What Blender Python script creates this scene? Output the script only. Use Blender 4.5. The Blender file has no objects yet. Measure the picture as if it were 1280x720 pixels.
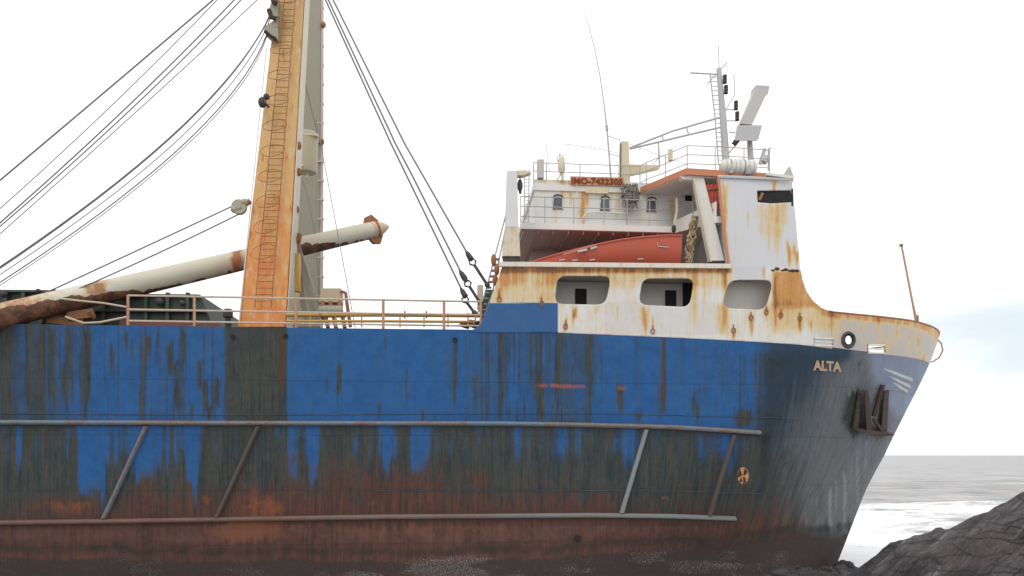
import bpy, bmesh, math, random
import numpy as np
from mathutils import Vector, Matrix
random.seed(7)
R = math.radians
scene = bpy.context.scene
COL = scene.collection

# ------------------------------------------------------------------ camera
F, W, HZ, CX, ZC = 950.0, 1280.0, 569.0, 640.0, 5.0
cam = bpy.data.cameras.new('camera')
cam.sensor_width = 36.0
cam.lens = 36.0 * F / W
cam.shift_y = (HZ - 360.0) / W
cam.clip_start = 0.1
cam.clip_end = 40000
cam_o = bpy.data.objects.new('camera', cam)
COL.objects.link(cam_o)
cam_o.location = (0, 0, ZC)
cam_o.rotation_euler = (R(90), 0, 0)
scene.camera = cam_o

# ------------------------------------------------------------------ view, world, sun
scene.view_settings.view_transform = 'Standard'
scene.view_settings.look = 'None'
scene.view_settings.exposure = 0.0
scene.view_settings.gamma = 1.0
SUN_EL, SUN_AZ = 52.0, -150.0        # high, behind the camera to the left, behind cloud
world = bpy.data.worlds.new('World')
scene.world = world
world.use_nodes = True
wt = world.node_tree
wn, wl = wt.nodes, wt.links
bg = wn['Background']
bg.inputs['Strength'].default_value = 0.1
sky = wn.new('ShaderNodeTexSky')
sky.sky_type = 'NISHITA'
sky.sun_disc = False
sky.sun_elevation = R(SUN_EL)
sky.sun_rotation = R(SUN_AZ)
tc = wn.new('ShaderNodeTexCoord')
mp = wn.new('ShaderNodeMapping')
mp.inputs['Scale'].default_value = (1.0, 1.0, 3.2)
wl.new(tc.outputs['Generated'], mp.inputs['Vector'])
nz = wn.new('ShaderNodeTexNoise')
nz.inputs['Scale'].default_value = 2.3
nz.inputs['Detail'].default_value = 6.0
nz.inputs['Roughness'].default_value = 0.55
wl.new(mp.outputs[0], nz.inputs['Vector'])
# a thin place in the cloud to the right, low over the sea
gd = wn.new('ShaderNodeVectorMath'); gd.operation = 'DISTANCE'
gd.inputs[1].default_value = (0.62, 0.80, 0.44)
wl.new(mp.outputs[0], gd.inputs[0])
gm = wn.new('ShaderNodeMapRange'); gm.interpolation_type = 'SMOOTHSTEP'
gm.inputs['From Min'].default_value = 0.37; gm.inputs['From Max'].default_value = 0.04
gm.inputs['To Min'].default_value = 0.0; gm.inputs['To Max'].default_value = 0.60
wl.new(gd.outputs['Value'], gm.inputs['Value'])
cm = wn.new('ShaderNodeMapRange'); cm.interpolation_type = 'SMOOTHSTEP'
cm.inputs['From Min'].default_value = 0.70; cm.inputs['From Max'].default_value = 1.02
ad = wn.new('ShaderNodeMath'); ad.operation = 'ADD'
wl.new(nz.outputs['Fac'], ad.inputs[0]); wl.new(gm.outputs[0], ad.inputs[1])
wl.new(ad.outputs[0], cm.inputs['Value'])
cl = wn.new('ShaderNodeMix'); cl.data_type = 'RGBA'
cl.inputs['A'].default_value = (12.6, 12.6, 12.7, 1)
cl.inputs['B'].default_value = (8.3, 9.25, 9.8, 1)
wl.new(cm.outputs[0], cl.inputs['Factor'])
mx = wn.new('ShaderNodeMix'); mx.data_type = 'RGBA'
mx.inputs['Factor'].default_value = 0.95
wl.new(sky.outputs[0], mx.inputs['A']); wl.new(cl.outputs['Result'], mx.inputs['B'])
wl.new(mx.outputs['Result'], bg.inputs['Color'])

sun = bpy.data.lights.new('sun', 'SUN')
sun.energy = 1.0
sun.angle = R(25)
sun.color = (1.0, 0.95, 0.88)
sun_o = bpy.data.objects.new('sun', sun)
COL.objects.link(sun_o)
d = Vector((math.sin(R(SUN_AZ)) * math.cos(R(SUN_EL)), math.cos(R(SUN_AZ)) * math.cos(R(SUN_EL)), math.sin(R(SUN_EL))))
sun_o.rotation_euler = d.to_track_quat('Z', 'Y').to_euler()

# ------------------------------------------------------------------ ship frame and helpers
TH = R(5.0)
OX, OY = 0.0, 33.62
ct, st = math.cos(TH), math.sin(TH)
BEAM = 6.5

def ray_local(px, py):
    dx, dy, dz = (px - CX) / F, 1.0, (HZ - py) / F
    ox, oy = -OX, -OY
    return (ct * ox + st * oy, -st * ox + ct * oy, ZC), (ct * dx + st * dy, -st * dx + ct * dy, dz)

def P(px, py, yl):
    """point of the ship's lengthwise plane yl (metres from the centreline) on the sight line of a photo pixel"""
    o, d = ray_local(px, py)
    t = (yl - o[1]) / d[1]
    return Vector((o[0] + t * d[0], yl, o[2] + t * d[2]))

def proj(X, Y, Z):
    """ship coordinates -> photo pixels (numpy)"""
    wx = ct * X - st * Y + OX
    wy = st * X + ct * Y + OY
    return CX + F * wx / wy, HZ - F * (Z - ZC) / wy

def smooth(t):
    t = np.clip(t, 0, 1)
    return t * t * (3 - 2 * t)

_stem = [P(*p, 0.0) for p in [(1040, 720), (1049, 698), (1082, 613), (1104, 569), (1126, 511), (1146, 462), (1156, 436), (1160, 418)]]
_sz = np.array([-3.0] + [v.z for v in _stem] + [14.0])
_sx = np.array([_stem[0].x - 1.6] + [v.x for v in _stem] + [_stem[-1].x + 0.1])
def stem_x(Z):
    return np.interp(Z, _sz, _sx)

def half_breadth(X, Z):
    X = np.asarray(X, float); Z = np.asarray(Z, float)
    t = smooth((Z - 0.0) / 9.5)
    x0 = 1.0 + 6.5 * t
    p = 1.75 + 0.55 * t
    e = 1.0 - 0.40 * t
    xs = stem_x(Z)
    u = np.clip((X - x0) / (xs - x0), 0, 1)
    return BEAM * np.power(np.clip(1 - np.power(u, p), 0, 1), e)

def hit(px, py, off=0.0):
    """where a sight line meets the near side of the hull"""
    y = -BEAM
    for _ in range(60):
        v = P(px, py, y)
        y = 0.5 * y + 0.5 * (-float(half_breadth(v.x, v.z)) - off)
    return P(px, py, y)

def hull_normal(v):
    e = 0.02
    hx = float(half_breadth(v.x + e, v.z) - half_breadth(v.x - e, v.z)) / (2 * e)
    hz = float(half_breadth(v.x, v.z + e) - half_breadth(v.x, v.z - e)) / (2 * e)
    return Vector((-hx, -1.0, -hz)).normalized()

_zd = [hit(*p) for p in [(300, 409), (590, 412), (697, 414), (840, 420), (1000, 429), (1060, 436), (1110, 443)]]
_zdx = np.array([-60] + [v.x for v in _zd] + [_stem[5].x, 30])
_zdz = np.array([_zd[0].z] + [v.z for v in _zd] + [_stem[5].z + 0.02, _stem[5].z + 0.02])
def deck_z(X):
    return np.interp(X, _zdx, _zdz)
_zr = [hit(*p) for p in [(1017, 383), (1040, 390), (1070, 393), (1110, 397), (1140, 401)]]
_zrx = np.array([v.x for v in _zr] + [_stem[-1].x - 0.75, _stem[-1].x - 0.3, _stem[-1].x])
_zrz = np.array([v.z for v in _zr] + [_zr[-1].z - 0.04, _zr[-1].z - 0.2, _zr[-1].z - 0.5])
def rim_z(X):
    return np.interp(X, _zrx, _zrz)
DECK = float(deck_z(-5.0))

# value noise (numpy)
_rng = np.random.RandomState(3)
_tab = _rng.rand(256, 256)
def vnoise(x, y):
    x = np.asarray(x, float); y = np.asarray(y, float)
    xi = np.floor(x).astype(int); yi = np.floor(y).astype(int)
    fx = x - xi; fy = y - yi
    fx = fx * fx * (3 - 2 * fx); fy = fy * fy * (3 - 2 * fy)
    a = _tab[xi & 255, yi & 255]; b = _tab[(xi + 1) & 255, yi & 255]
    c = _tab[xi & 255, (yi + 1) & 255]; e = _tab[(xi + 1) & 255, (yi + 1) & 255]
    return (a * (1 - fx) + b * fx) * (1 - fy) + (c * (1 - fx) + e * fx) * fy
def fbm(x, y, o=4):
    s = 0; a = 0.5; n = 0
    for k in range(o):
        s = s + a * vnoise(x * 2 ** k + 17.3 * k, y * 2 ** k + 9.1 * k); n += a; a *= 0.55
    return s / n

# ------------------------------------------------------------------ mesh builder
class MB:
    def __init__(self):
        self.v = []; self.f = []
    def add(self, vs, fs):
        n = len(self.v)
        self.v += [tuple(p) for p in vs]
        self.f += [tuple(i + n for i in f) for f in fs]
        return self
    def hexa(self, p):          # 8 points: bottom ring 0-3, top ring 4-7
        return self.add(p, [(0, 3, 2, 1), (4, 5, 6, 7), (0, 1, 5, 4), (1, 2, 6, 5), (2, 3, 7, 6), (3, 0, 4, 7)])
    def box(self, x0, x1, y0, y1, z0, z1):
        return self.hexa([(x0, y0, z0), (x1, y0, z0), (x1, y1, z0), (x0, y1, z0), (x0, y0, z1), (x1, y0, z1), (x1, y1, z1), (x0, y1, z1)])
    def obox(self, c, ax, ay, az, sx, sy, sz):
        c = Vector(c)
        q = [c + ax * sx * a + ay * sy * b + az * sz * g for g in (-.5, .5) for a, b in ((-.5, -.5), (.5, -.5), (.5, .5), (-.5, .5))]
        return self.hexa(q)
    def beam(self, a, b, w, h, w2=None, h2=None, ref=(0, 1, 0)):
        a = Vector(a); b = Vector(b); w2 = w if w2 is None else w2; h2 = h if h2 is None else h2
        t = (b - a).normalized(); r = Vector(ref)
        if abs(t.dot(r)) > .98: r = Vector((1, 0, 0))
        s = t.cross(r).normalized(); r = s.cross(t).normalized()
        q = [a + s * w * i / 2 + r * h * j / 2 for i, j in ((-1, -1), (1, -1), (1, 1), (-1, 1))]
        q += [b + s * w2 * i / 2 + r * h2 * j / 2 for i, j in ((-1, -1), (1, -1), (1, 1), (-1, 1))]
        return self.hexa(q)
    def tube(self, pts, r, seg=8, r2=None, cap=True, closed=False):
        pts = [Vector(p) for p in pts]; n = len(pts)
        rad = [r if r2 is None else r + (r2 - r) * i / max(1, n - 1) for i in range(n)] if not isinstance(r, (list, tuple)) else r
        vs = []; fs = []
        ref = None
        for i, p in enumerate(pts):
            if closed: t = (pts[(i + 1) % n] - pts[i - 1]).normalized()
            else: t = (pts[min(i + 1, n - 1)] - pts[max(i - 1, 0)]).normalized()
            if ref is None:
                ref = Vector((0, 0, 1)) if abs(t.z) < .9 else Vector((0, 1, 0))
            s = t.cross(ref).normalized(); u = s.cross(t).normalized(); ref = u
            for k in range(seg):
                a = 2 * math.pi * k / seg
                vs.append(p + (s * math.cos(a) + u * math.sin(a)) * rad[i])
        m = n if closed else n - 1
        for i in range(m):
            for k in range(seg):
                j = (i + 1) % n
                fs.append((i * seg + k, i * seg + (k + 1) % seg, j * seg + (k + 1) % seg, j * seg + k))
        if cap and not closed:
            fs.append(tuple(range(seg))[::-1]); fs.append(tuple((n - 1) * seg + k for k in range(seg)))
        return self.add(vs, fs)
    def prism(self, poly, d):   # poly of 3D points, extruded by vector d
        poly = [Vector(p) for p in poly]; n = len(poly); d = Vector(d)
        fs = [tuple(range(n))[::-1], tuple(range(n, 2 * n))]
        fs += [(i, (i + 1) % n, n + (i + 1) % n, n + i) for i in range(n)]
        return self.add(poly + [p + d for p in poly], fs)
    def ball(self, c, rx, ry, rz, nu=14, nv=9):
        c = Vector(c); vs = []; fs = []
        for j in range(1, nv):
            b = math.pi * j / nv
            for i in range(nu):
                a = 2 * math.pi * i / nu
                vs.append(c + Vector((rx * math.sin(b) * math.cos(a), ry * math.sin(b) * math.sin(a), rz * math.cos(b))))
        for j in range(nv - 2):
            for i in range(nu):
                fs.append((j * nu + i, j * nu + (i + 1) % nu, (j + 1) * nu + (i + 1) % nu, (j + 1) * nu + i))
        vs += [c + Vector((0, 0, rz)), c - Vector((0, 0, rz))]
        for i in range(nu):
            fs.append((len(vs) - 2, (i + 1) % nu, i)); k = (nv - 2) * nu
            fs.append((len(vs) - 1, k + i, k + (i + 1) % nu))
        return self.add(vs, fs)
    def build(self, name, mat, parent=None, smooth_deg=35, recalc=True, bevel=0.0):
        me = bpy.data.meshes.new(name)
        me.from_pydata(self.v, [], self.f)
        if recalc:
            bm = bmesh.new(); bm.from_mesh(me)
            bmesh.ops.recalc_face_normals(bm, faces=bm.faces)
            bm.to_mesh(me); bm.free()
        me.shade_smooth()
        me.set_sharp_from_angle(angle=R(smooth_deg))
        me.materials.append(mat)
        o = bpy.data.objects.new(name, me)
        COL.objects.link(o)
        if parent is not None: o.parent = parent
        if bevel:
            m = o.modifiers.new('bevel', 'BEVEL'); m.width = bevel; m.segments = 2; m.limit_method = 'ANGLE'
        return o

def put_attr(me, name, arr):
    a = me.attributes.new(name, 'FLOAT', 'POINT')
    a.data.foreach_set('value', np.asarray(arr, dtype=np.float32))

def tag(o, label=None, cat=None, group=None, kind=None):
    if label: o['label'] = label
    if cat: o['category'] = cat
    if group: o['group'] = group
    if kind: o['kind'] = kind
    return o

SHIP_M = Matrix.Translation((OX, OY, 0)) @ Matrix.Rotation(TH, 4, 'Z')
def ship_thing(name, base, label, cat, group=None):
    """a thing of its own that stands on the ship; its parts are built in coordinates relative to base"""
    o = bpy.data.objects.new(name, None)
    o.empty_display_size = 0.3
    COL.objects.link(o)
    o.location = SHIP_M @ Vector(base)
    o.rotation_euler = (0, 0, TH)
    return tag(o, label, cat, group)

# ------------------------------------------------------------------ material helpers
class N:
    def __init__(self, name):
        self.m = bpy.data.materials.new(name); self.m.use_nodes = True
        self.t = self.m.node_tree; self.b = self.t.nodes['Principled BSDF']
        self.tc = self.t.nodes.new('ShaderNodeTexCoord')
    def n(self, t): return self.t.nodes.new(t)
    def l(self, a, b): self.t.links.new(a, b)
    def noise(self, scale, detail=5, rough=.55, stretch=(1, 1, 1), dist=0.0, w=None):
        m = self.n('ShaderNodeMapping'); m.inputs['Scale'].default_value = stretch
        if w: m.inputs['Location'].default_value = w
        self.l(self.tc.outputs['Object'], m.inputs['Vector'])
        x = self.n('ShaderNodeTexNoise'); x.inputs['Scale'].default_value = scale
        x.inputs['Detail'].default_value = detail; x.inputs['Roughness'].default_value = rough
        x.inputs['Distortion'].default_value = dist
        self.l(m.outputs[0], x.inputs['Vector'])
        return x.outputs['Fac']
    def attr(self, name):
        a = self.n('ShaderNodeAttribute'); a.attribute_name = name
        return a.outputs['Fac']
    def math(self, op, a, b=None, clamp=False):
        x = self.n('ShaderNodeMath'); x.operation = op; x.use_clamp = clamp
        for i, q in enumerate((a, b)):
            if q is None: continue
            if isinstance(q, (int, float)): x.inputs[i].default_value = q
            else: self.l(q, x.inputs[i])
        return x.outputs[0]
    def ss(self, v, lo, hi, to=1.0):
        x = self.n('ShaderNodeMapRange'); x.interpolation_type = 'SMOOTHSTEP'
        x.inputs['From Min'].default_value = lo; x.inputs['From Max'].default_value = hi
        x.inputs['To Max'].default_value = to
        self.l(v, x.inputs['Value']); return x.outputs[0]
    def mix(self, f, a, b):
        x = self.n('ShaderNodeMix'); x.data_type = 'RGBA'
        for k, q in (('Factor', f), ('A', a), ('B', b)):
            if isinstance(q, (int, float)): x.inputs[k].default_value = q
            elif isinstance(q, tuple): x.inputs[k].default_value = (*q, 1)
            else: self.l(q, x.inputs[k])
        return x.outputs['Result']
    def bump(self, h, strength=.3, dist=.02):
        x = self.n('ShaderNodeBump'); x.inputs['Strength'].default_value = strength
        x.inputs['Distance'].default_value = dist
        self.l(h, x.inputs['Height'])
        if self.b.inputs['Normal'].is_linked:
            self.l(self.b.inputs['Normal'].links[0].from_socket, x.inputs['Normal'])
        self.l(x.outputs[0], self.b.inputs['Normal'])
    def out(self, col=None, rough=.6, metal=0.0, spec=.4):
        if col is not None:
            if isinstance(col, tuple): self.b.inputs['Base Color'].default_value = (*col, 1)
            else: self.l(col, self.b.inputs['Base Color'])
        if isinstance(rough, (int, float)): self.b.inputs['Roughness'].default_value = rough
        else: self.l(rough, self.b.inputs['Roughness'])
        self.b.inputs['Metallic'].default_value = metal
        self.b.inputs['Specular IOR Level'].default_value = spec
        return self.m

def weathered(name, base, bias=0.0, stain=0.0, stain_col=(.50, .34, .15), rust_col=(.27, .105, .035), rough=.55, var=.12, sc=1.0, drip=.55):
    """weathered paint: large tone variation, yellowish run-down stains, rust patches (more where the mesh carries a 'rust' value)"""
    n = N(name)
    s = n.noise(1.0 * sc, 7, .62, (6, 6, .45))
    b = n.noise(2.6 * sc, 9, .68)
    big = n.noise(.55 * sc, 4, .5, w=(3, 7, 1))
    ra = n.attr('rust')
    mixn = n.math('ADD', n.math('MULTIPLY', s, drip), n.math('MULTIPLY', b, 1 - drip))
    val = n.math('ADD', mixn, n.math('MULTIPLY', ra, .42))
    dark = tuple(c * (1 - var) for c in base); lite = tuple(min(.95, c * (1 + var * .6)) for c in base)
    c = n.mix(big, dark, lite)
    c = n.mix(n.ss(val, .58 - stain, .78 - stain, .75), c, stain_col)
    fine = n.noise(14 * sc, 6, .7)
    rc = n.mix(fine, tuple(x * .55 for x in rust_col), tuple(min(1, x * 1.5) for x in rust_col))
    rm = n.ss(val, .72 - bias, .86 - bias, .95)
    c = n.mix(rm, c, rc)
    n.bump(b, .12, .02)
    r = n.math('ADD', n.math('MULTIPLY', rm, .3), rough)
    return n.out(c, r)

def plain(name, col, rough=.6, var=.15, sc=4.0, metal=0.0, bump=.1):
    n = N(name)
    a = n.noise(sc, 7, .65)
    c = n.mix(n.ss(a, .3, .7), tuple(x * (1 - var) for x in col), tuple(min(.95, x * (1 + var)) for x in col))
    if bump: n.bump(a, bump, .02)
    return n.out(c, rough, metal)

M = {}
M['white'] = weathered('weathered_white_paint', (.62, .63, .62), bias=-.03, stain=-.02)
M['wall'] = weathered('house_white_paint', (.67, .655, .61), bias=-.03, stain=.06, stain_col=(.56, .46, .28))
M['cream'] = weathered('cream_paint', (.60, .53, .38), bias=.0, stain=.02)
M['grey'] = weathered('grey_paint', (.46, .45, .42), bias=-.05, stain=-.06, stain_col=(.30, .26, .2))
M['mastgrey'] = weathered('mast_grey_paint', (.30, .29, .23), bias=-.04, stain=-.02, stain_col=(.38, .30, .17))
M['pale'] = weathered('pale_grey_paint', (.42, .43, .44), bias=-.1, stain=-.1)
M['rail'] = weathered('railing_paint', (.50, .43, .34), bias=.12, stain=.14, stain_col=(.45, .28, .15), sc=2.0)
M['railpost'] = weathered('rusty_post_paint', (.46, .30, .19), bias=.16, stain=.2, stain_col=(.42, .2, .1), sc=2.0)
M['railw'] = weathered('white_railing_paint', (.40, .40, .385), bias=-.02, stain=0, sc=2.0)
M['orange'] = weathered('rust_orange_paint', (.50, .20, .10), bias=-.05, stain=-.1, rust_col=(.3, .09, .035))
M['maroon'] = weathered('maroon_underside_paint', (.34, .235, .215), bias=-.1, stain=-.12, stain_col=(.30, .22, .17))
M['innergrey'] = weathered('passage_grey_paint', (.60, .58, .54), bias=-.1, stain=-.1, stain_col=(.45, .38, .28))
M['red'] = weathered('faded_red_boat_paint', (.46, .095, .055), bias=-.10, stain=-.16, stain_col=(.5, .16, .11), rough=.5, drip=.2)
M['redcyl'] = plain('red_cylinder_paint', (.55, .06, .04), .45)
M['rust'] = weathered('flaking_rust', (.30, .13, .06), bias=.1, stain=.1, stain_col=(.36, .19, .09), rough=.85)
M['darkrust'] = plain('dark_brown_rust', (.052, .033, .028), .85, .4, 8)
M['iron'] = plain('dark_iron', (.05, .048, .048), .7, .3, 8)
M['wire'] = plain('grey_wire_rope', (.17, .17, .18), .7, .2, 20, bump=0)
M['green'] = weathered('dark_green_hatch_paint', (.045, .062, .048), bias=.0, stain=-.02, stain_col=(.09, .075, .055), rust_col=(.11, .05, .03))
M['black'] = plain('black_gap', (.012, .012, .013), .8, .2, 5)
M['glass'] = plain('dark_window_glass', (.10, .115, .13), .15, .2, 2, bump=0)
M['yellow'] = weathered('yellow_pipe_paint', (.55, .33, .08), bias=.03, stain=.0)
M['rope'] = plain('tan_rope', (.42, .33, .2), .9, .3, 25)
M['net'] = plain('grey_net_cord', (.24, .22, .19), .9, .35, 25)
M['raft'] = plain('white_raft_shell', (.62, .62, .56), .45, .08, 2)
M['bedeck'] = plain('rusty_deck_plate', (.12, .075, .055), .9, .3, 2)

# ------------------------------------------------------------------ hull paint
def hull_paint_material():
    n = N('hull_paint')
    sp = n.n('ShaderNodeSeparateXYZ'); n.l(n.tc.outputs['Object'], sp.inputs[0])
    cb = n.n('ShaderNodeCombineXYZ'); n.l(n.attr('girth'), cb.inputs[0]); n.l(sp.outputs['Z'], cb.inputs[2])
    def run(sx, sz, w):
        m = n.n('ShaderNodeMapping'); m.inputs['Scale'].default_value = (sx, 1, sz); m.inputs['Location'].default_value = (w, w, w)
        n.l(cb.outputs[0], m.inputs['Vector'])
        x = n.n('ShaderNodeTexNoise'); x.inputs['Scale'].default_value = 1.0; x.inputs['Detail'].default_value = 8; x.inputs['Roughness'].default_value = .69
        x.inputs['Distortion'].default_value = .25
        n.l(m.outputs[0], x.inputs['Vector']); return x.outputs['Fac']
    st1 = run(5.0, .32, 0.0)
    st2 = run(13, .75, 5.0)
    bl = n.noise(2.2, 9, .72)
    fine = n.noise(11, 8, .74)
    spk = n.noise(24, 6, .78)
    chips = n.noise(7.5, 8, .8, (1, 1, .6), w=(1, 8, 3))
    streak = n.math('ADD', n.math('ADD', n.math('MULTIPLY', st1, .38), n.math('MULTIPLY', st2, .37)), n.math('MULTIPLY', chips, .25))
    def msk(attr, src, amp, lo=.40, hi=.60, to=1.0):
        v = n.math('ADD', n.attr(attr), n.math('MULTIPLY', n.math('SUBTRACT', src, .5), amp))
        return n.ss(v, lo, hi, to)
    blue = n.mix(n.ss(bl, .3, .7), (.016, .082, .235), (.026, .108, .285))
    blue = n.mix(n.ss(st1, .45, .7, .6), blue, (.032, .088, .17))
    blue = n.mix(n.ss(bl, .55, .75, .5), blue, (.035, .10, .20))
    blue = n.mix(n.ss(fine, .62, .8, .25), blue, (.06, .13, .25))
    dirt = n.mix(n.ss(streak, .40, .60), (.020, .033, .032), (.082, .074, .052))
    dirt = n.mix(n.ss(chips, .50, .66, .75), dirt, (.030, .026, .022))
    dirt = n.mix(n.ss(bl, .45, .72, .55), dirt, (.045, .062, .05))
    dirt = n.mix(n.ss(bl, .52, .36, .45), dirt, (.030, .036, .032))
    dirt = n.mix(n.ss(st2, .54, .66, .85), dirt, (.055, .038, .025))
    dirt = n.mix(n.ss(st2, .40, .30, .5), dirt, (.02, .065, .12))
    c = n.mix(msk('dirt', streak, 2.4, .24, .88, .95), blue, dirt)
    c = n.mix(msk('teal', streak, 1.0, .2, .8, .9), c, n.mix(streak, (.011, .024, .038), (.036, .064, .096)))
    c = n.mix(msk('brown', st2, 1.2, .36, .64, .9), c, n.mix(fine, (.04, .028, .018), (.10, .066, .038)))  # rusty runs, plus the shadow painted under the upper strake
    rust = n.mix(n.ss(streak, .36, .62), (.040, .026, .022), (.120, .051, .036))
    rust = n.mix(n.ss(bl, .5, .7, .7), rust, (.085, .042, .036))
    rust = n.mix(n.ss(fine, .52, .75, .6), rust, (.05, .05, .044))
    mixed = n.math('ADD', n.math('MULTIPLY', bl, .3), n.math('MULTIPLY', streak, .7))
    c = n.mix(msk('rust', mixed, 2.4, .15, .95, .90), c, rust)
    c = n.mix(msk('orange', n.math('ADD', n.math('MULTIPLY', bl, .6), n.math('MULTIPLY', streak, .4)), 2.0, .36, .86, .75), c, n.mix(fine, (.17, .055, .026), (.30, .105, .045)))
    grey = n.mix(n.ss(streak, .36, .66), (.112, .124, .134), (.155, .160, .164))
    grey = n.mix(n.ss(bl, .46, .70, .5), grey, (.085, .092, .098))
    grey = n.mix(n.ss(n.math('ADD', n.math('MULTIPLY', st2, .6), n.math('MULTIPLY', chips, .4)), .54, .62, .85), grey, (.040, .043, .045))
    grey = n.mix(n.ss(fine, .56, .74, .6), grey, (.06, .065, .068))
    c = n.mix(msk('grey', st1, .9, .12, .88, .92), c, grey)
    c = n.mix(msk('slate', bl, .3, .2, .8, .95), c, n.mix(bl, (.155, .195, .28), (.225, .265, .335)))
    c = n.mix(msk('salt', streak, 3.0, .30, .95, .55), c, (.29, .30, .31))
    c = n.mix(msk('redband', bl, 2.0, .25, .95, .75), c, n.mix(mixed, (.060, .032, .027), (.185, .090, .078)))
    soot_shade_src = n.math('ADD', n.math('MULTIPLY', bl, .6), n.math('MULTIPLY', st2, .4))
    c = n.mix(msk('wet', bl, .8, .1, .95, .85), c, n.mix(bl, (.020, .016, .015), (.045, .035, .033)))  # real damp low down, plus shadow lines painted under both strakes
    c = n.mix(msk('soot', soot_shade_src, 1.5, .18, .84, .90), c, n.mix(fine, (.008, .013, .012), (.026, .036, .031)))
    c = n.mix(msk('foul', bl, 1.2, .34, .68, .93), c, n.mix(fine, (.022, .017, .017), (.070, .052, .050)))
    bv = n.math('ADD', n.math('MULTIPLY', n.attr('barnacle'), .15), spk)
    c = n.mix(n.ss(bv, .66, .76, .9), c, n.mix(fine, (.16, .15, .145), (.42, .41, .40)))
    grit = n.noise(26, 6, .8)
    c = n.mix(n.ss(grit, .54, .70, .55), c, n.mix(.72, (.02, .022, .022), c))
    c = n.mix(n.ss(grit, .46, .32, .35), c, n.mix(.80, (.32, .32, .31), c))
    c = n.mix(n.ss(n.noise(6.5, 7, .75, w=(9, 2, 4)), .56, .74, .45), c, n.mix(.6, (.04, .042, .038), c))
    c = n.mix(msk('mark', fine, .7, .4, .6, .75), c, (.50, .51, .47))
    c = n.mix(msk('scrape', chips, 2.6, .35, 1.05, .75), c, (.34, .10, .075))
    n.bump(n.noise(.9, 2, .5, (1, 1, .8)), .6, .12)
    br = n.n('ShaderNodeTexBrick'); br.inputs['Scale'].default_value = 1.0; br.inputs['Brick Width'].default_value = 5.2; br.inputs['Row Height'].default_value = 1.9; br.inputs['Mortar Size'].default_value = .012; br.inputs['Mortar Smooth'].default_value = .6
    bx = n.n('ShaderNodeCombineXYZ'); n.l(n.attr('girth'), bx.inputs[0]); n.l(sp.outputs['Z'], bx.inputs[1]); n.l(bx.outputs[0], br.inputs['Vector'])
    c = n.mix(n.math('MULTIPLY', br.outputs['Fac'], .30), c, (.05, .055, .06))
    n.bump(br.outputs['Fac'], .6, .03)
    n.bump(fine, .25, .02)
    n.bump(bl, .2, .03)
    rr = n.math('ADD', n.math('MULTIPLY', msk('dirt', streak, .9), .2), .55)
    return n.out(c, rr, 0, .14)
M['hull'] = hull_paint_material()

def gsum(px, py, items):
    """sum of run-down streaks with frayed edges: (x, y0, y1, half width, strength)"""
    s = np.zeros_like(px)
    jx = px + 3.2 * (fbm(px / 7 + 3, py / 26) - .5)
    jy = py + 26 * (fbm(px / 2.3 + 9, py / 60) - .5)
    for x, y0, y1, w, a in items:
        t = np.clip((py - y0) / (y1 - y0), 0, 1)
        g = np.exp(-((jx - x) / (w * (1.15 - .45 * t))) ** 2)
        s += a * g * smooth((jy - y0 + 4) / 9) * smooth((y1 - jy) / ((y1 - y0) * .5))
    return s

def boxm(px, py, x0, x1, y0, y1, s=4):
    return smooth((px - x0) / s + .5) * smooth((x1 - px) / s + .5) * smooth((py - y0) / s + .5) * smooth((y1 - py) / s + .5)

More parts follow.
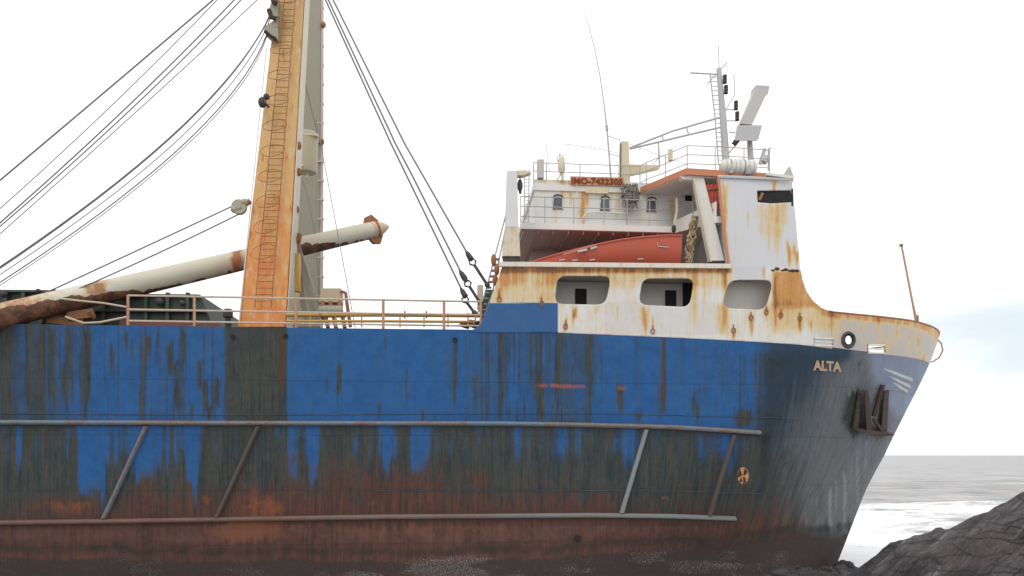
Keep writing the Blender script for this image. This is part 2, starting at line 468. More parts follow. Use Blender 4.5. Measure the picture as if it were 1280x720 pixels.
def hull_attrs(px, py):
    A = {}
    wob = (fbm(px / 14, py / 90) - .5)
    wobb = (fbm(px / 30 + 50, py / 25) - .5)
    # --- dirt: tone along the ship above and below the upper rubbing strake
    up = np.interp(px, [0, 55, 70, 95, 105, 118, 135, 150, 170, 200, 222, 245, 275, 284, 300, 340, 357, 361, 420, 555, 575, 590, 606, 640, 650, 668, 700, 735, 748, 765, 800, 824, 840, 900, 935, 965, 1000, 1060, 1180],
                       [.70, .66, .52, .46, .5, .22, .2, .28, .24, .3, .26, .22, .25, .78, .95, .95, .85, .16, .14, .13, .18, .42, .36, .30, .36, .56, .62, .58, .26, .2, .17, .17, .15, .18, .38, .80, .78, .55, .3])
    up = up - .5 * smooth((447 - py) / 14) * smooth((px - 900) / 30)
    lo = np.interp(px, [0, 12, 20, 30, 60, 95, 99, 128, 134, 150, 168, 172, 186, 194, 214, 220, 228, 236, 246, 254, 290, 357, 361, 372, 380, 386, 398, 404, 470, 474, 486, 492, 512, 516, 536, 544, 572, 578, 588, 600, 640, 660, 668, 690, 700, 712, 770, 782, 800, 812, 870, 880, 888, 898, 908, 922, 945, 1000, 1180],
                       [.85, .8, .45, .7, .8, .75, .10, .12, .4, .5, .45, .08, .12, .5, .55, .3, .5, .14, .2, .75, .9, .9, .3, .3, .8, .25, .3, .85, .82, .2, .2, .72, .7, .18, .2, .8, .85, .5, .6, .85, .8, .5, .75, .8, .5, .8, .78, .45, .4, .85, .85, .45, .75, .5, .4, .8, .9, .75, .5])
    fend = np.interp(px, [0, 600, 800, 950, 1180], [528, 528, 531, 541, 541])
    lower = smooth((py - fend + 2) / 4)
    dirt = up * (1 - lower) + (lo + .10 * (lo > .3) + .6 * smooth((py - 552) / 60) * (lo > .3) + .28 * smooth((py - 580) / 50)) * lower
    streaks = [(66, 412, 530, 4, .3), (86, 412, 500, 3, .2), (109, 412, 530, 4, .45), (101, 440, 530, 3, .25), (140, 432, 480, 3, .55), (133, 470, 520, 2.5, .3),
               (158, 415, 445, 2.5, .45), (164, 425, 465, 2, .35), (186, 415, 450, 3, .45), (196, 416, 470, 2, .3), (213, 430, 480, 4, .6), (220, 450, 520, 2.5, .5), (230, 410, 460, 2.5, .5), (222, 480, 530, 2, .4),
               (250, 450, 500, 3, .6), (256, 480, 530, 3.5, .65), (272, 472, 520, 3, .6), (240, 500, 530, 3, .5), (262, 510, 530, 2, .5),
               (409, 470, 505, 1.8, .6), (424, 458, 500, 3, .7), (422, 480, 530, 2, .35), (474, 498, 530, 2.2, .5), (482, 412, 450, 2, .3), (508, 462, 530, 1.6, .45), (528, 512, 532, 3, .5), (544, 515, 532, 6, .4),
               (569, 420, 530, 5, .35), (594, 470, 530, 2.5, .3), (632, 412, 530, 7, .35), (776, 482, 530, 4, .55), (798, 516, 532, 4, .5), (866, 490, 530, 3, .5), (872, 505, 530, 3, .45), (895, 500, 530, 4, .3), (930, 515, 540, 12, .6)]
    rs = fbm(px / 3.2 + 40, py / 150, 3)
    dens = np.interp(px, [0, 100, 280, 300, 380, 560, 600, 700, 760, 820, 940, 1000], [.6, .5, .42, .2, .12, .14, .45, .5, .3, .3, .4, .4])
    dirt = dirt + gsum(px, py, streaks) * 1.15 + .45 * wob + dens * smooth((rs - .55) / .14) * (1 - lower) * .8 + (fbm(px / 5 + 70, py / 70, 4) - .5) * 1.3 * lower
    dirt -= .45 * boxm(px, py, 360, 600, 405, 419, 6) * 0
    A['dirt'] = dirt
    A['brown'] = gsum(px, py, [(353, 412, 530, 6, .75), (328, 430, 520, 5, .25), (569, 418, 530, 4, .55), (830, 420, 535, 2.6, 1.0), (830, 480, 535, 4.5, .4), (109, 425, 530, 3, .45), (66, 415, 530, 4, .35), (140, 432, 478, 2.5, .35), (213, 435, 470, 2.5, .4), (272, 475, 515, 2.2, .4), (256, 490, 530, 2.5, .4), (718, 415, 520, 4, .5), (632, 413, 530, 5, .4), (695, 415, 470, 3, .25), (483, 412, 440, 2.5, .35), (950, 440, 470, 7, .5), (937, 515, 600, 3, .5)]) + .2 * wob + .75 * smooth((py - fend - .5) / 2) * smooth((fend + 7 - py) / 4) * smooth((955 - px) / 6)  # last term paints the shadow under the upper strake
    # --- rust: rises from the lower strake, all of the band below it
    edge = np.interp(px, [0, 60, 130, 200, 250, 320, 400, 500, 560, 640, 720, 800, 880, 950, 1000, 1050], [628, 622, 632, 600, 604, 594, 596, 588, 596, 604, 612, 620, 626, 630, 642, 690])
    rust = .42 + (py - edge) / 74 + .7 * wobb + .55 * wob
    rust = np.where(py > 600, np.maximum(rust, (py - 628) / 30), rust)
    rust *= smooth((1035 - px) / 40)
    A['rust'] = np.clip(rust, -1, 1.1)
    A['dirt'] = A['dirt'] + .8 * smooth((rust - .25) / .5) * smooth((1035 - px) / 40)
    def bump(x, y, rx, ry, a): return a * np.exp(-((px - x) / rx) ** 2 - ((py - y) / ry) ** 2)
    og = bump(95, 633, 30, 12, .6) + bump(45, 634, 16, 10, .4) + bump(70, 630, 10, 18, .3) + bump(200, 614, 22, 34, .42) + bump(322, 626, 34, 26, .5) + bump(256, 622, 10, 24, .4) + bump(300, 665, 45, 18, .62) + bump(190, 640, 40, 10, .2)
    og = og + bump(400, 636, 130, 18, .30) + bump(420, 664, 150, 14, .42) + bump(120, 664, 130, 10, .32) + bump(530, 620, 70, 28, .28) + bump(680, 625, 80, 24, .25) + bump(620, 664, 120, 12, .42) + bump(985, 638, 28, 24, .3) + bump(850, 660, 80, 10, .25)
    A['orange'] = og + .25 * wob
    # --- pale, salt-streaked bow; its sky sheen is painted in as grey
    gx = np.interp(py, [410, 450, 520, 560, 620, 660, 690, 720], [1075, 1050, 1000, 985, 1000, 1010, 1060, 1080])
    A['grey'] = smooth((px - gx) / 130 + .58) * smooth((706 - py) / 50) * (0.85 + .5 * wob) - .45 * smooth((460 - py) / 20) * smooth((1075 - px) / 20)
    A['teal'] = smooth((px - 915) / 80) * smooth((1085 - px) / 40) * smooth((610 - py) / 80)
    A['slate'] = smooth((px - np.interp(py, [430, 470, 520, 560], [1064, 1070, 1092, 1105])) / 40) * smooth((552 - py) / 60)
    A['salt'] = gsum(px, py, [(1038, 612, 678, 3.5, .8), (1046, 600, 670, 3, .6), (1056, 590, 678, 3.5, .75), (1064, 570, 650, 3, .5), (1072, 560, 670, 3.5, .6), (1082, 520, 630, 3.5, .6), (1015, 600, 660, 3, .4), (1008, 640, 672, 2.5, .6), (1092, 520, 580, 4, .5), (1030, 560, 660, 4, .4), (1040, 655, 700, 3, .5), (1022, 620, 668, 2.5, .5), (1098, 560, 600, 2.5, .4)]) + .3 * boxm(px, py, 970, 1018, 584, 593, 10)
    wl = np.interp(px, [0, 100, 250, 420, 560, 700, 800, 900, 1000, 1060], [684, 687, 688, 690, 688, 684, 680, 672, 664, 655])
    wl = wl + 12 * (fbm(px / 75, py * 0 + 4) - .5) + 5 * (fbm(px / 9, py * 0 + 8) - .5)
    A['wet'] = smooth((py - np.interp(px, [0, 700, 850, 1000, 1080], [678, 676, 655, 640, 640])) / 50) * np.interp(px, [0, 700, 900, 1080], [.60, .62, 1.0, .98])
    A['wet'] = np.maximum(A['wet'], .75 * smooth((py - fend - 1) / 2) * smooth((fend + 7 - py) / 4) * smooth((955 - px) / 6))  # upper strake's cast shadow, painted in as a dark line
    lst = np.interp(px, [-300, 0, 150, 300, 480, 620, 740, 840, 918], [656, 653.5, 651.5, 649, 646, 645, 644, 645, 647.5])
    A['wet'] = np.maximum(A['wet'], .6 * smooth((py - lst - 1) / 2) * smooth((lst + 6.5 - py) / 4) * smooth((922 - px) / 6))  # same painted shadow line below the lower strake
    A['soot'] = smooth((py - wl + 18) / 22) * smooth((wl + 18 - py) / 22) * .72 + .35 * wobb - .12 + .6 * gsum(px, py, [(955, 545, 660, 7, .8), (965, 446, 600, 20, .75), (990, 520, 660, 12, .5), (990, 440, 470, 22, .5), (1068, 488, 556, 13, 1.5), (1092, 534, 556, 26, .9), (1062, 450, 470, 8, .75), (1074, 452, 468, 5, .6), (1012, 450, 600, 4, .4), (1030, 520, 640, 3, .35), (980, 560, 640, 8, .4), (1086, 548, 640, 3, .55), (1077, 560, 650, 3, .6), (1062, 600, 690, 3, .6), (1098, 545, 600, 2.5, .5), (1049, 620, 690, 3, .55), (1033, 640, 690, 3, .5)]) + .5 * np.exp(-((px - 1066) / 16) ** 2 - ((py - 525) / 20) ** 2)  # waterline band and runs, plus painted shade of the anchor recess
    A['redband'] = smooth((py - 654) / 5) * smooth((wl - 4 - py) / 12) * smooth((960 - px) / 120) * .72 + .3 * wobb - .1
    A['foul'] = smooth((py - wl - 4) / 16) + .25 * wobb
    A['barnacle'] = smooth((py - wl + 2) / 18) * (-.05 + 1.1 * smooth((fbm(px / 45, py / 12) - .35) / .3)) * np.interp(px, [0, 380, 460, 600, 700, 1000], [.75, .75, .95, .85, .8, .85]) * smooth((1010 - px) / 60) + 1.2 * np.exp(-((px - 550) / 60) ** 2) * smooth((py - 684) / 20) + .35 * np.exp(-((px - 540) / 60) ** 2) * smooth((py - 658) / 10) * smooth((690 - py) / 10) + .35 * boxm(px, py, 880, 1010, 686, 706, 12)
    A['barnacle'] = np.clip(A['barnacle'], -.3, 1.05)
    mk = np.zeros_like(px)
    A['mark'] = mk
    sc_ = .9 * np.exp(-((py - 482.5 - (px - 700) * .03) / 3.2) ** 2) * smooth((px - 665) / 12) * smooth((738 - px) / 10) + .8 * boxm(px, py, 771, 784, 482, 488, 4) + .3 * boxm(px, py, 640, 668, 481, 485, 4) + .6 * boxm(px, py, 826, 838, 620, 625, 4)
    A['scrape'] = sc_
    return A

# ------------------------------------------------------------------ the ship
ship = bpy.data.objects.new('cargo_ship', None)
COL.objects.link(ship)
ship.matrix_world = SHIP_M
tag(ship, 'rust-streaked blue and white cargo ship stranded on dark rocks, bow to the right', 'ship')

def grid_faces(nr, nc, flip=False):
    i = np.arange(nr - 1)[:, None] * nc + np.arange(nc - 1)[None, :]
    q = np.stack([i, i + 1, i + nc + 1, i + nc], -1).reshape(-1, 4)
    return q[:, ::-1] if flip else q

def mesh_from_np(name, V, Fq, mat, parent, attrs=None, smooth_shade=True):
    me = bpy.data.meshes.new(name)
    me.from_pydata(V.tolist(), [], Fq.tolist())
    if attrs:
        for k, a in attrs.items(): put_attr(me, k, a)
    if smooth_shade: me.shade_smooth()
    me.materials.append(mat)
    o = bpy.data.objects.new(name, me); COL.objects.link(o)
    if parent is not None: o.parent = parent
    return o

ZB = -1.6
def hull_side(side, xcols, wcols, nrow):
    """columns: fixed X up to 0, then 0..stem by fraction w"""
    v = np.linspace(0, 1, nrow)[:, None]
    Xf = np.broadcast_to(xcols[None, :], (nrow, len(xcols)))
    Zf = ZB + v * (deck_z(Xf) - ZB)
    w = wcols[None, :]
    Z = ZB + v * (8 - ZB) + 0 * w
    for _ in range(8):
        X = w * stem_x(Z)
        Z = ZB + v * (deck_z(X) - ZB)
    X = np.concatenate([Xf, X], 1); Z = np.concatenate([Zf, Z], 1)
    Y = side * half_breadth(X, Z)
    return X, Y, Z

def build_hull():
    xc = np.concatenate([np.linspace(-56, -19, 40)[:-1], np.arange(-19, 0, .05)])
    w = 1 - (1 - np.linspace(0, 1, 470)) ** 1.25
    X, Y, Z = hull_side(-1, xc, w, 215)
    nr, nc = X.shape
    px, py = proj(X.ravel(), Y.ravel(), Z.ravel())
    px = np.where(X.ravel() < -18, -((X.ravel() + 18) * 34) % 500, px)
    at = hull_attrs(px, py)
    mid = 150; g = np.concatenate([[0], np.cumsum(np.hypot(np.diff(X[mid]), np.diff(Y[mid])))])
    at['girth'] = np.interp(.6 * X + .4 * X[mid][None, :], X[mid], g).ravel()
    V1 = np.stack([X, Y, Z], -1).reshape(-1, 3); F1 = grid_faces(nr, nc)
    xc2 = np.linspace(-56, 0, 30)[:-1]; w2 = 1 - (1 - np.linspace(0, 1, 60)) ** 1.4
    X2, Y2, Z2 = hull_side(1, xc2, w2, 30)
    V2 = np.stack([X2, Y2, Z2], -1).reshape(-1, 3); F2 = grid_faces(*X2.shape, flip=True) + len(V1)
    # deck closing the top, a transom aft
    Xd = np.concatenate([xc2, w2 * stem_x(8.0)]); base = len(V1) + len(V2)
    hb = half_breadth(Xd, deck_z(Xd)); zd = deck_z(Xd) - .03
    V3 = np.concatenate([np.stack([Xd, -hb + .01, zd], -1), np.stack([Xd, hb - .01, zd], -1)]); k = len(Xd)
    F3 = np.stack([np.arange(k - 1), np.arange(1, k), np.arange(1, k) + k, np.arange(k - 1) + k], -1) + base
    V4 = np.array([(-56, -BEAM, ZB), (-56, BEAM, ZB), (-56, BEAM, DECK), (-56, -BEAM, DECK)]); F4 = np.array([[0, 3, 2, 1]]) + base + len(V3)
    V = np.concatenate([V1, V2, V3, V4]); Fq = np.concatenate([F1, F2, F3, F4])
    extra = len(V) - len(V1)
    at = {k_: np.concatenate([a, np.full(extra, .6 if k_ in ('dirt', 'rust') else 0.0)]) for k_, a in at.items()}
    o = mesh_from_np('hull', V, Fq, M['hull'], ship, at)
    o.data.set_sharp_from_angle(angle=R(40))
build_hull()

# ---- white plating: rust layout (photo pixels turned into places on the plate)
def plate_rust(px, py):
    n1 = fbm(px / 4, py / 50); n2 = fbm(px / 20 + 9, py / 20)
    r = np.zeros_like(px)
    r += .95 * boxm(px, py, 618, 915, 332, 341, 5) * (.45 + n1) + .6 * boxm(px, py, 618, 915, 336, 358, 16) * n1
    r += .45 * boxm(px, py, 605, 705, 334, 380, 14) * (.4 + n1) + .12 * boxm(px, py, 690, 1000, 336, 425, 20)
    r += gsum(px, py, [(624, 362, 379, 2, .9), (677, 366, 384, 1.5, .7), (654, 368, 380, 1, .35), (719, 381, 402, 2.6, .95), (717, 386, 412, 1.5, .5), (745, 381, 392, 3, .5), (707, 400, 415, 1.8, 1.2), (772, 380, 396, 1, .6), (760, 340, 372, 3, .3),
                       (806, 382, 420, 5, .75), (816, 394, 419, 1.2, .7), (868, 336, 420, 4, .45), (880, 340, 400, 2, .3), (906, 226, 425, 3.6, .85), (903, 380, 424, 8, .6), (917, 410, 427, 2, 1.1), (939, 395, 424, 2.4, .75), (958, 384, 404, 2, .7), (976, 392, 402, 2, .8), (1000, 395, 420, 1.6, .8), (969, 340, 425, 2.2, .6), (955, 335, 356, 1.3, .8),
                       (952, 254, 320, 3.5, .42), (962, 254, 335, 4, .5), (972, 254, 335, 5, .55), (980, 254, 300, 3, .4), (935, 264, 290, 1.5, .5), (968, 222, 238, 4, .8), (985, 222, 236, 5, .4), (987, 306, 338, 3, 1.0), (996, 310, 338, 5, .9)])
    heavy = boxm(px, py, 966, 1030, 338, 384, 10) * .95 + boxm(px, py, 960, 1045, 380, 412, 18) * .52
    r += heavy * (.55 + .6 * n1)
    r += boxm(px, py, 1030, 1185, 380, 470, 20) * (.02 + .26 * n1)
    rim = np.interp(px, [1017, 1040, 1070, 1110, 1140, 1155, 1171], [385, 391, 394, 398, 403, 407, 420])
    r += .65 * smooth((px - 1020) / 10) * smooth((rim + 9 - py) / 6) * (.4 + n1)
    r += gsum(px, py, [(1014, 396, 420, 2, .4), (1048, 396, 430, 2, .35), (1077, 408, 422, 1.2, .7), (1098, 398, 420, 1.5, .5), (1122, 405, 425, 1.6, .6), (1147, 415, 440, 2, .6), (1137, 430, 450, 1.5, .4), (1106, 425, 442, 2.5, .6), (1155, 440, 460, 2, .8)])
    r += .25 * (n2 - .5)
    return np.clip(r, -.2, 1.3)

def plating_material():
    n = N('white_plating_paint')
    s = n.noise(1.0, 7, .64, (9, 9, .45)); b = n.noise(3.0, 9, .7); fine = n.noise(13, 7, .7); big = n.noise(.5, 4, .5)
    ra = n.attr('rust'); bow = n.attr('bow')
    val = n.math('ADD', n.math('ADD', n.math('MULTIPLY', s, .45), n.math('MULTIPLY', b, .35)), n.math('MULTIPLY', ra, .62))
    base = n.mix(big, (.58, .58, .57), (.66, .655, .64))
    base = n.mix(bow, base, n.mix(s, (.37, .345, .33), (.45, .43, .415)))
    base = n.mix(n.ss(n.attr('patch'), .3, .7), base, (.53, .54, .57))
    c = n.mix(n.ss(val, .40, .70, .85), base, n.mix(b, (.60, .49, .25), (.56, .37, .13)))
    c = n.mix(n.ss(val, .66, .96, .9), c, n.mix(fine, (.40, .165, .035), (.56, .26, .05)))
    c = n.mix(n.ss(val, .98, 1.25, .9), c, n.mix(fine, (.11, .05, .025), (.26, .11, .045)))
    bl = n.mix(n.ss(b, .3, .7), (.016, .082, .225), (.024, .098, .255))
    bl = n.mix(n.ss(fine, .66, .8, .4), bl, (.1, .16, .24))
    c = n.mix(n.attr('blue'), c, bl)
    n.bump(n.noise(.9, 2), .4, .08); n.bump(b, .12, .02)
    return n.out(c, .5, 0, .4)
M['plating'] = plating_material()

def blue_edge(px):
    return np.interp(px, [590, 697, 840, 1000, 1060, 1110, 1150], [413, 414, 420, 429, 436, 443, 460])

def plate_attrs(px, py):
    wob = (fbm(px / 5, py / 5) - .5) * 3
    blue = np.maximum(boxm(px, py, 500, 697.5, 378.5, 470, .8), 0)
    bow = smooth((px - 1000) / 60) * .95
    return {'rust': plate_rust(px, py) * (1 - .7 * blue), 'blue': blue, 'bow': bow,
            'patch': boxm(px, py, 918, 958, 334, 348, 2) * .9 + boxm(px, py, 755, 905, 376, 420, 3) * .5 + .9 * boxm(px, py, 905, 1000, 222, 335, 3) * .6}

# polygon cut-out plate lying on the hull's side surface
def rounded(poly, r, k=5):
    out = []; n = len(poly)
    for i in range(n):
        p0, p1, p2 = (np.array(poly[i - 1], float), np.array(poly[i], float), np.array(poly[(i + 1) % n], float))
        a = p0 - p1; b = p2 - p1; la = np.linalg.norm(a); lb = np.linalg.norm(b)
        rr = min(r, la * .45, lb * .45); a = p1 + a / la * rr; b = p1 + b / lb * rr
        for t in np.linspace(0, 1, k):
            out.append(tuple((1 - t) ** 2 * a + 2 * t * (1 - t) * p1 + t * t * b))
    return out

def inside(poly, x, y):
    c = np.zeros(x.shape, bool); n = len(poly)
    for i in range(n):
        x0, y0 = poly[i - 1]; x1, y1 = poly[i]
        if y0 == y1: continue
        q = ((y0 > y) != (y1 > y)) & (x < (x1 - x0) * (y - y0) / (y1 - y0) + x0)
        c ^= q
    return c

def snap(polys, p):
    best = np.full(len(p), 1e9); res = p.copy()
    for poly in polys:
        for i in range(len(poly)):
            a = np.array(poly[i - 1]); b = np.array(poly[i]); ab = b - a; L = ab.dot(ab)
            if L < 1e-12: continue
            t = np.clip(((p - a) @ ab) / L, 0, 1); q = a + t[:, None] * ab
            dd = ((p - q) ** 2).sum(1); m = dd < best
            best[m] = dd[m]; res[m] = q[m]
    return res

OPENINGS = [rounded([(697, 345), (764, 345), (757, 381), (693, 380)], 11), rounded([(803, 348), (868, 348), (862, 384), (798, 381)], 11), rounded([(911, 350), (967, 350), (957, 388), (902, 385)], 12)]
SLOT = [(946, 238.5), (988.5, 238), (989.5, 253), (964, 254.5), (947, 253)]
def build_plating():
    outer = [(585, 414), (592, 411.5), (599, 407), (604, 399), (612, 378), (620, 355), (628, 332), (760, 331.5), (911, 333), (905, 290), (897, 219), (989, 223.5), (991, 238), (994, 270), (1000, 334), (1003, 350), (1008, 364), (1016, 376), (1027, 385), (1040, 390),
             (1040, 436), (1000, 431), (840, 422), (697, 416), (590, 416)]
    def to_xz(poly): return [(v.x, v.z) for v in (hit(*p) for p in poly)]
    O = to_xz(outer); H = [to_xz(h) for h in OPENINGS + [SLOT]]
    s = .04
    xs = np.arange(min(p[0] for p in O) - s, max(p[0] for p in O) + 2 * s, s)
    zs = np.arange(min(p[1] for p in O) - s, max(p[1] for p in O) + 2 * s, s)
    GX, GZ = np.meshgrid(xs, zs); Fq = grid_faces(*GX.shape)
    gx, gz = GX.ravel(), GZ.ravel()
    cx, cz = gx[Fq].mean(1), gz[Fq].mean(1)
    keep = inside(O, cx, cz)
    for h in H: keep &= ~inside(h, cx, cz)
    Fq = Fq[keep]
    e = np.concatenate([Fq[:, [0, 1]], Fq[:, [1, 2]], Fq[:, [2, 3]], Fq[:, [3, 0]]]); e.sort(1)
    ue, cnt = np.unique(e, axis=0, return_counts=True)
    bv = np.unique(ue[cnt == 1])
    pts = np.stack([gx, gz], -1); pts[bv] = snap([O] + H, pts[bv])
    used = np.unique(Fq); remap = np.full(len(gx), -1); remap[used] = np.arange(len(used))
    pts = pts[used]; Fq = remap[Fq]
    V = np.stack([pts[:, 0], -half_breadth(pts[:, 0], pts[:, 1]) - .012, pts[:, 1]], -1)
    px, py = proj(V[:, 0], V[:, 1], V[:, 2])
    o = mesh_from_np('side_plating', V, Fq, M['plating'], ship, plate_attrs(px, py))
    m = o.modifiers.new('thickness', 'SOLIDIFY'); m.thickness = .05; m.offset = -1
    return o
build_plating()

# ---- bow bulwark, both sides, with mooring openings
XB = hit(1039, 412).x
FAIR = [(1018, 1041, 423, 432.5), (1085, 1106, 431, 441.5)]
CHOCK = (1060.5, 425.0, 8.0, 9.5)
def build_bow():
    nr = 44; w = 1 - (1 - np.linspace(0, 1, 260)) ** 1.5
    for side in (-1, 1):
        v = np.linspace(0, 1, nr)[:, None]; Z = 9 + v + 0 * w[None, :]
        for _ in range(10):
            X = XB + w[None, :] * (stem_x(Z) - XB)
            lo = deck_z(X) - .03; Z = lo + v * (rim_z(X) - lo)
        Y = side * (half_breadth(X, Z) + .012)
        V = np.stack([X, Y, Z], -1).reshape(-1, 3); Fq = grid_faces(*X.shape, flip=side > 0)
        px, py = proj(V[:, 0], V[:, 1], V[:, 2])
        cx, cy = px[Fq].mean(1), py[Fq].mean(1)
        kill = np.zeros(len(Fq), bool)
        g = 1.0 if side < 0 else 5.0
        for x0, x1, y0, y1 in FAIR:
            kill |= (cx > x0 - (g - 1)) & (cx < x1 + (g - 1)) & (cy > y0 - (g - 1)) & (cy < y1 + (g - 1))
        kill |= ((cx - CHOCK[0]) / (CHOCK[2] - 1.5 + (g - 1) * -.6)) ** 2 + ((cy - CHOCK[1]) / (CHOCK[3] - 1.5 + (g - 1) * -.4)) ** 2 < 1
        Fq = Fq[~kill]
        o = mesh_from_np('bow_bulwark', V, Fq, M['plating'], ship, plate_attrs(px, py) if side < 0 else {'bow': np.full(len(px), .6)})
        m = o.modifiers.new('thickness', 'SOLIDIFY'); m.thickness = .04; m.offset = -1
    # rim bar along the top edge
    mb = MB(); pts = []
    for t in np.linspace(0, 1, 70):
        X = XB - .1 + (1 - (1 - t) ** 1.6) * (_stem[-1].x - XB + .08)
        z = float(rim_z(X)); pts.append((X, -float(half_breadth(X, z)) - .01, z))
    pts += [(p[0], -p[1], p[2]) for p in reversed(pts)]
    mb.tube(pts, .035, 6)
    mb.build('rim_bar', M['rust'], ship, 60)
build_bow()
# rollers / frames of the mooring openings
for x0, x1, y0, y1 in FAIR:
    c = [hit(a, b, .02) for a, b in ((x0, y0), (x1, y0 + .5), (x1, y1), (x0, y1 - .5))]
    fr = MB().tube(c, .035, 6, closed=True).build('fairlead', M['raft'], ship)
    a, b = hit(x0, (y0 + y1) / 2 - .5), hit(x1, (y0 + y1) / 2 + .3)
    MB().tube([a, b], .03, 8).build('fairlead_roller', M['raft'], fr)
ring = MB()
cc = hit(CHOCK[0], CHOCK[1]); nn = hull_normal(cc)
ring.tube([hit(CHOCK[0] + CHOCK[2] * math.cos(a) * .95, CHOCK[1] + CHOCK[3] * math.sin(a) * .95, .02) for a in np.linspace(0, 2 * math.pi, 24, endpoint=False)], .055, 8, closed=True)
ring.tube([hit(CHOCK[0] + CHOCK[2] * math.cos(a) * .85, CHOCK[1] + CHOCK[3] * math.sin(a) * .85, -.22) for a in np.linspace(0, 2 * math.pi, 24, endpoint=False)], .085, 8, closed=True)
ring.build('mooring_chock', M['iron'], ship, 60)

# ---- rubbing strakes and the sloping bars between them
def strake(pts, r, mat, name='rubbing_strake'):
    mb = MB(); q = []
    for i in range(len(pts) - 1):
        for t in np.linspace(0, 1, 14, endpoint=False):
            q.append((pts[i][0] * (1 - t) + pts[i + 1][0] * t, pts[i][1] * (1 - t) + pts[i + 1][1] * t))
    q.append(pts[-1])
    ring = []
    vs = [];
    for p in q:
        v = hit(*p); nrm = hull_normal(v)
        for a in np.linspace(-90, 90, 7):
            vs.append(v + nrm * (.004 + r * 1.7 * math.cos(R(a))) + Vector((0, 0, 1)) * r * math.sin(R(a)))
    fs = [(i * 7 + k, i * 7 + k + 1, (i + 1) * 7 + k + 1, (i + 1) * 7 + k) for i in range(len(q) - 1) for k in range(6)]
    fs += [tuple(range(7)), tuple((len(q) - 1) * 7 + k for k in range(7))]
    mb.add(vs, fs)
    o = mb.build(name, mat, ship, 60)
    return o
def strake_material(name):
    n = N(name)
    s = n.noise(.35, 3, .5, (1, 1, 1)); b = n.noise(3.5, 9, .7, (.6, 1, 1)); fine = n.noise(16, 6, .7)
    c = n.mix(n.ss(s, .42, .58), (.11, .16, .21), (.15, .135, .12))
    c = n.mix(n.ss(b, .48, .62), c, (.17, .095, .07))
    c = n.mix(n.ss(fine, .52, .75, .8), c, (.33, .34, .34))
    n.bump(fine, .3, .02)
    return n.out(c, .6)
M['strake'] = strake_material('strake_worn_paint')
M['seam'] = plain('seam_paint', (.045, .07, .10), .7, .4, 3)
M['strakered'] = weathered('strake_rusty_paint', (.15, .085, .07), bias=-.02, stain=-.03, stain_col=(.24, .20, .185), rust_col=(.2, .085, .05), rough=.8, drip=.2)
M['strakeblue'] = weathered('strake_pale_blue_paint', (.17, .22, .255), bias=0, stain=.03, stain_col=(.19, .165, .15), rust_col=(.16, .07, .045), rough=.7, drip=.2)
strake([(-230, 527.5), (0, 528), (300, 529), (620, 529.5), (720, 531), (840, 534), (949, 540.5)], .085, M['strake'])
def lower_strake_material():
    n = N('lower_strake_paint')
    sp = n.n('ShaderNodeSeparateXYZ'); n.l(n.tc.outputs['Object'], sp.inputs[0])
    b = n.noise(3.0, 8, .7, (.5, 1, 1)); fine = n.noise(15, 6, .7); big = n.noise(.5, 4, .6)
    f = n.ss(n.math('ADD', sp.outputs['X'], n.math('MULTIPLY', n.math('SUBTRACT', big, .5), 12.0)), -9.0, 5.0)
    c = n.mix(f, n.mix(b, (.10, .055, .045), (.20, .125, .105)), n.mix(b, (.15, .185, .21), (.20, .185, .175)))
    c = n.mix(n.ss(fine, .54, .74, .6), c, n.mix(big, (.08, .045, .035), (.30, .29, .28)))
    n.bump(fine, .3, .02)
    return n.out(c, .75, 0, .2)
strake([(-230, 656), (0, 653.5), (150, 651.5), (300, 649), (480, 646), (620, 645), (740, 644), (840, 645), (918, 647.5)], .085, lower_strake_material())
M['strakebrown'] = weathered('strake_dark_brown', (.085, .07, .06), -.05, 0, stain_col=(.12, .08, .06), rust_col=(.13, .06, .04), rough=.8)
M['strakegrey'] = weathered('strake_pale_grey', (.20, .22, .225), -.02, .02, stain_col=(.16, .13, .11), rust_col=(.13, .06, .04), rough=.8)
for a, b, mt in [((183, 533), (130, 648), 'strake'), ((323, 533), (271, 647), 'strakebrown'), ((808, 537), (777, 641), 'strakegrey'), ((917, 543), (886, 644), 'strakebrown')]:
    mb = MB(); va, vb = hit(*a), hit(*b)
    vs = []
    K = 10
    for t in np.linspace(0, 1, K):
        p = (a[0] * (1 - t) + b[0] * t, a[1] * (1 - t) + b[1] * t)
        v = hit(*p); nrm = hull_normal(v); ax = Vector((1, 0, 0))
        for g in np.linspace(-90, 90, 7):
            vs.append(v + nrm * (.004 + .13 * math.cos(R(g))) + ax * .085 * math.sin(R(g)))
    mb.add(vs, [(i * 7 + k, i * 7 + k + 1, (i + 1) * 7 + k + 1, (i + 1) * 7 + k) for i in range(K - 1) for k in range(6)])
    mb.build('sloping_strake', M[mt], ship, 60)

# thin welded seams along the side
for pts in ([(600, 517), (760, 517), (960, 522), (1000, 524)], [(470, 613), (700, 613), (860, 614), (960, 617)], [(0, 517), (300, 519), (600, 517)]):
    strake(pts, .010, M['seam'], 'weld_seam')

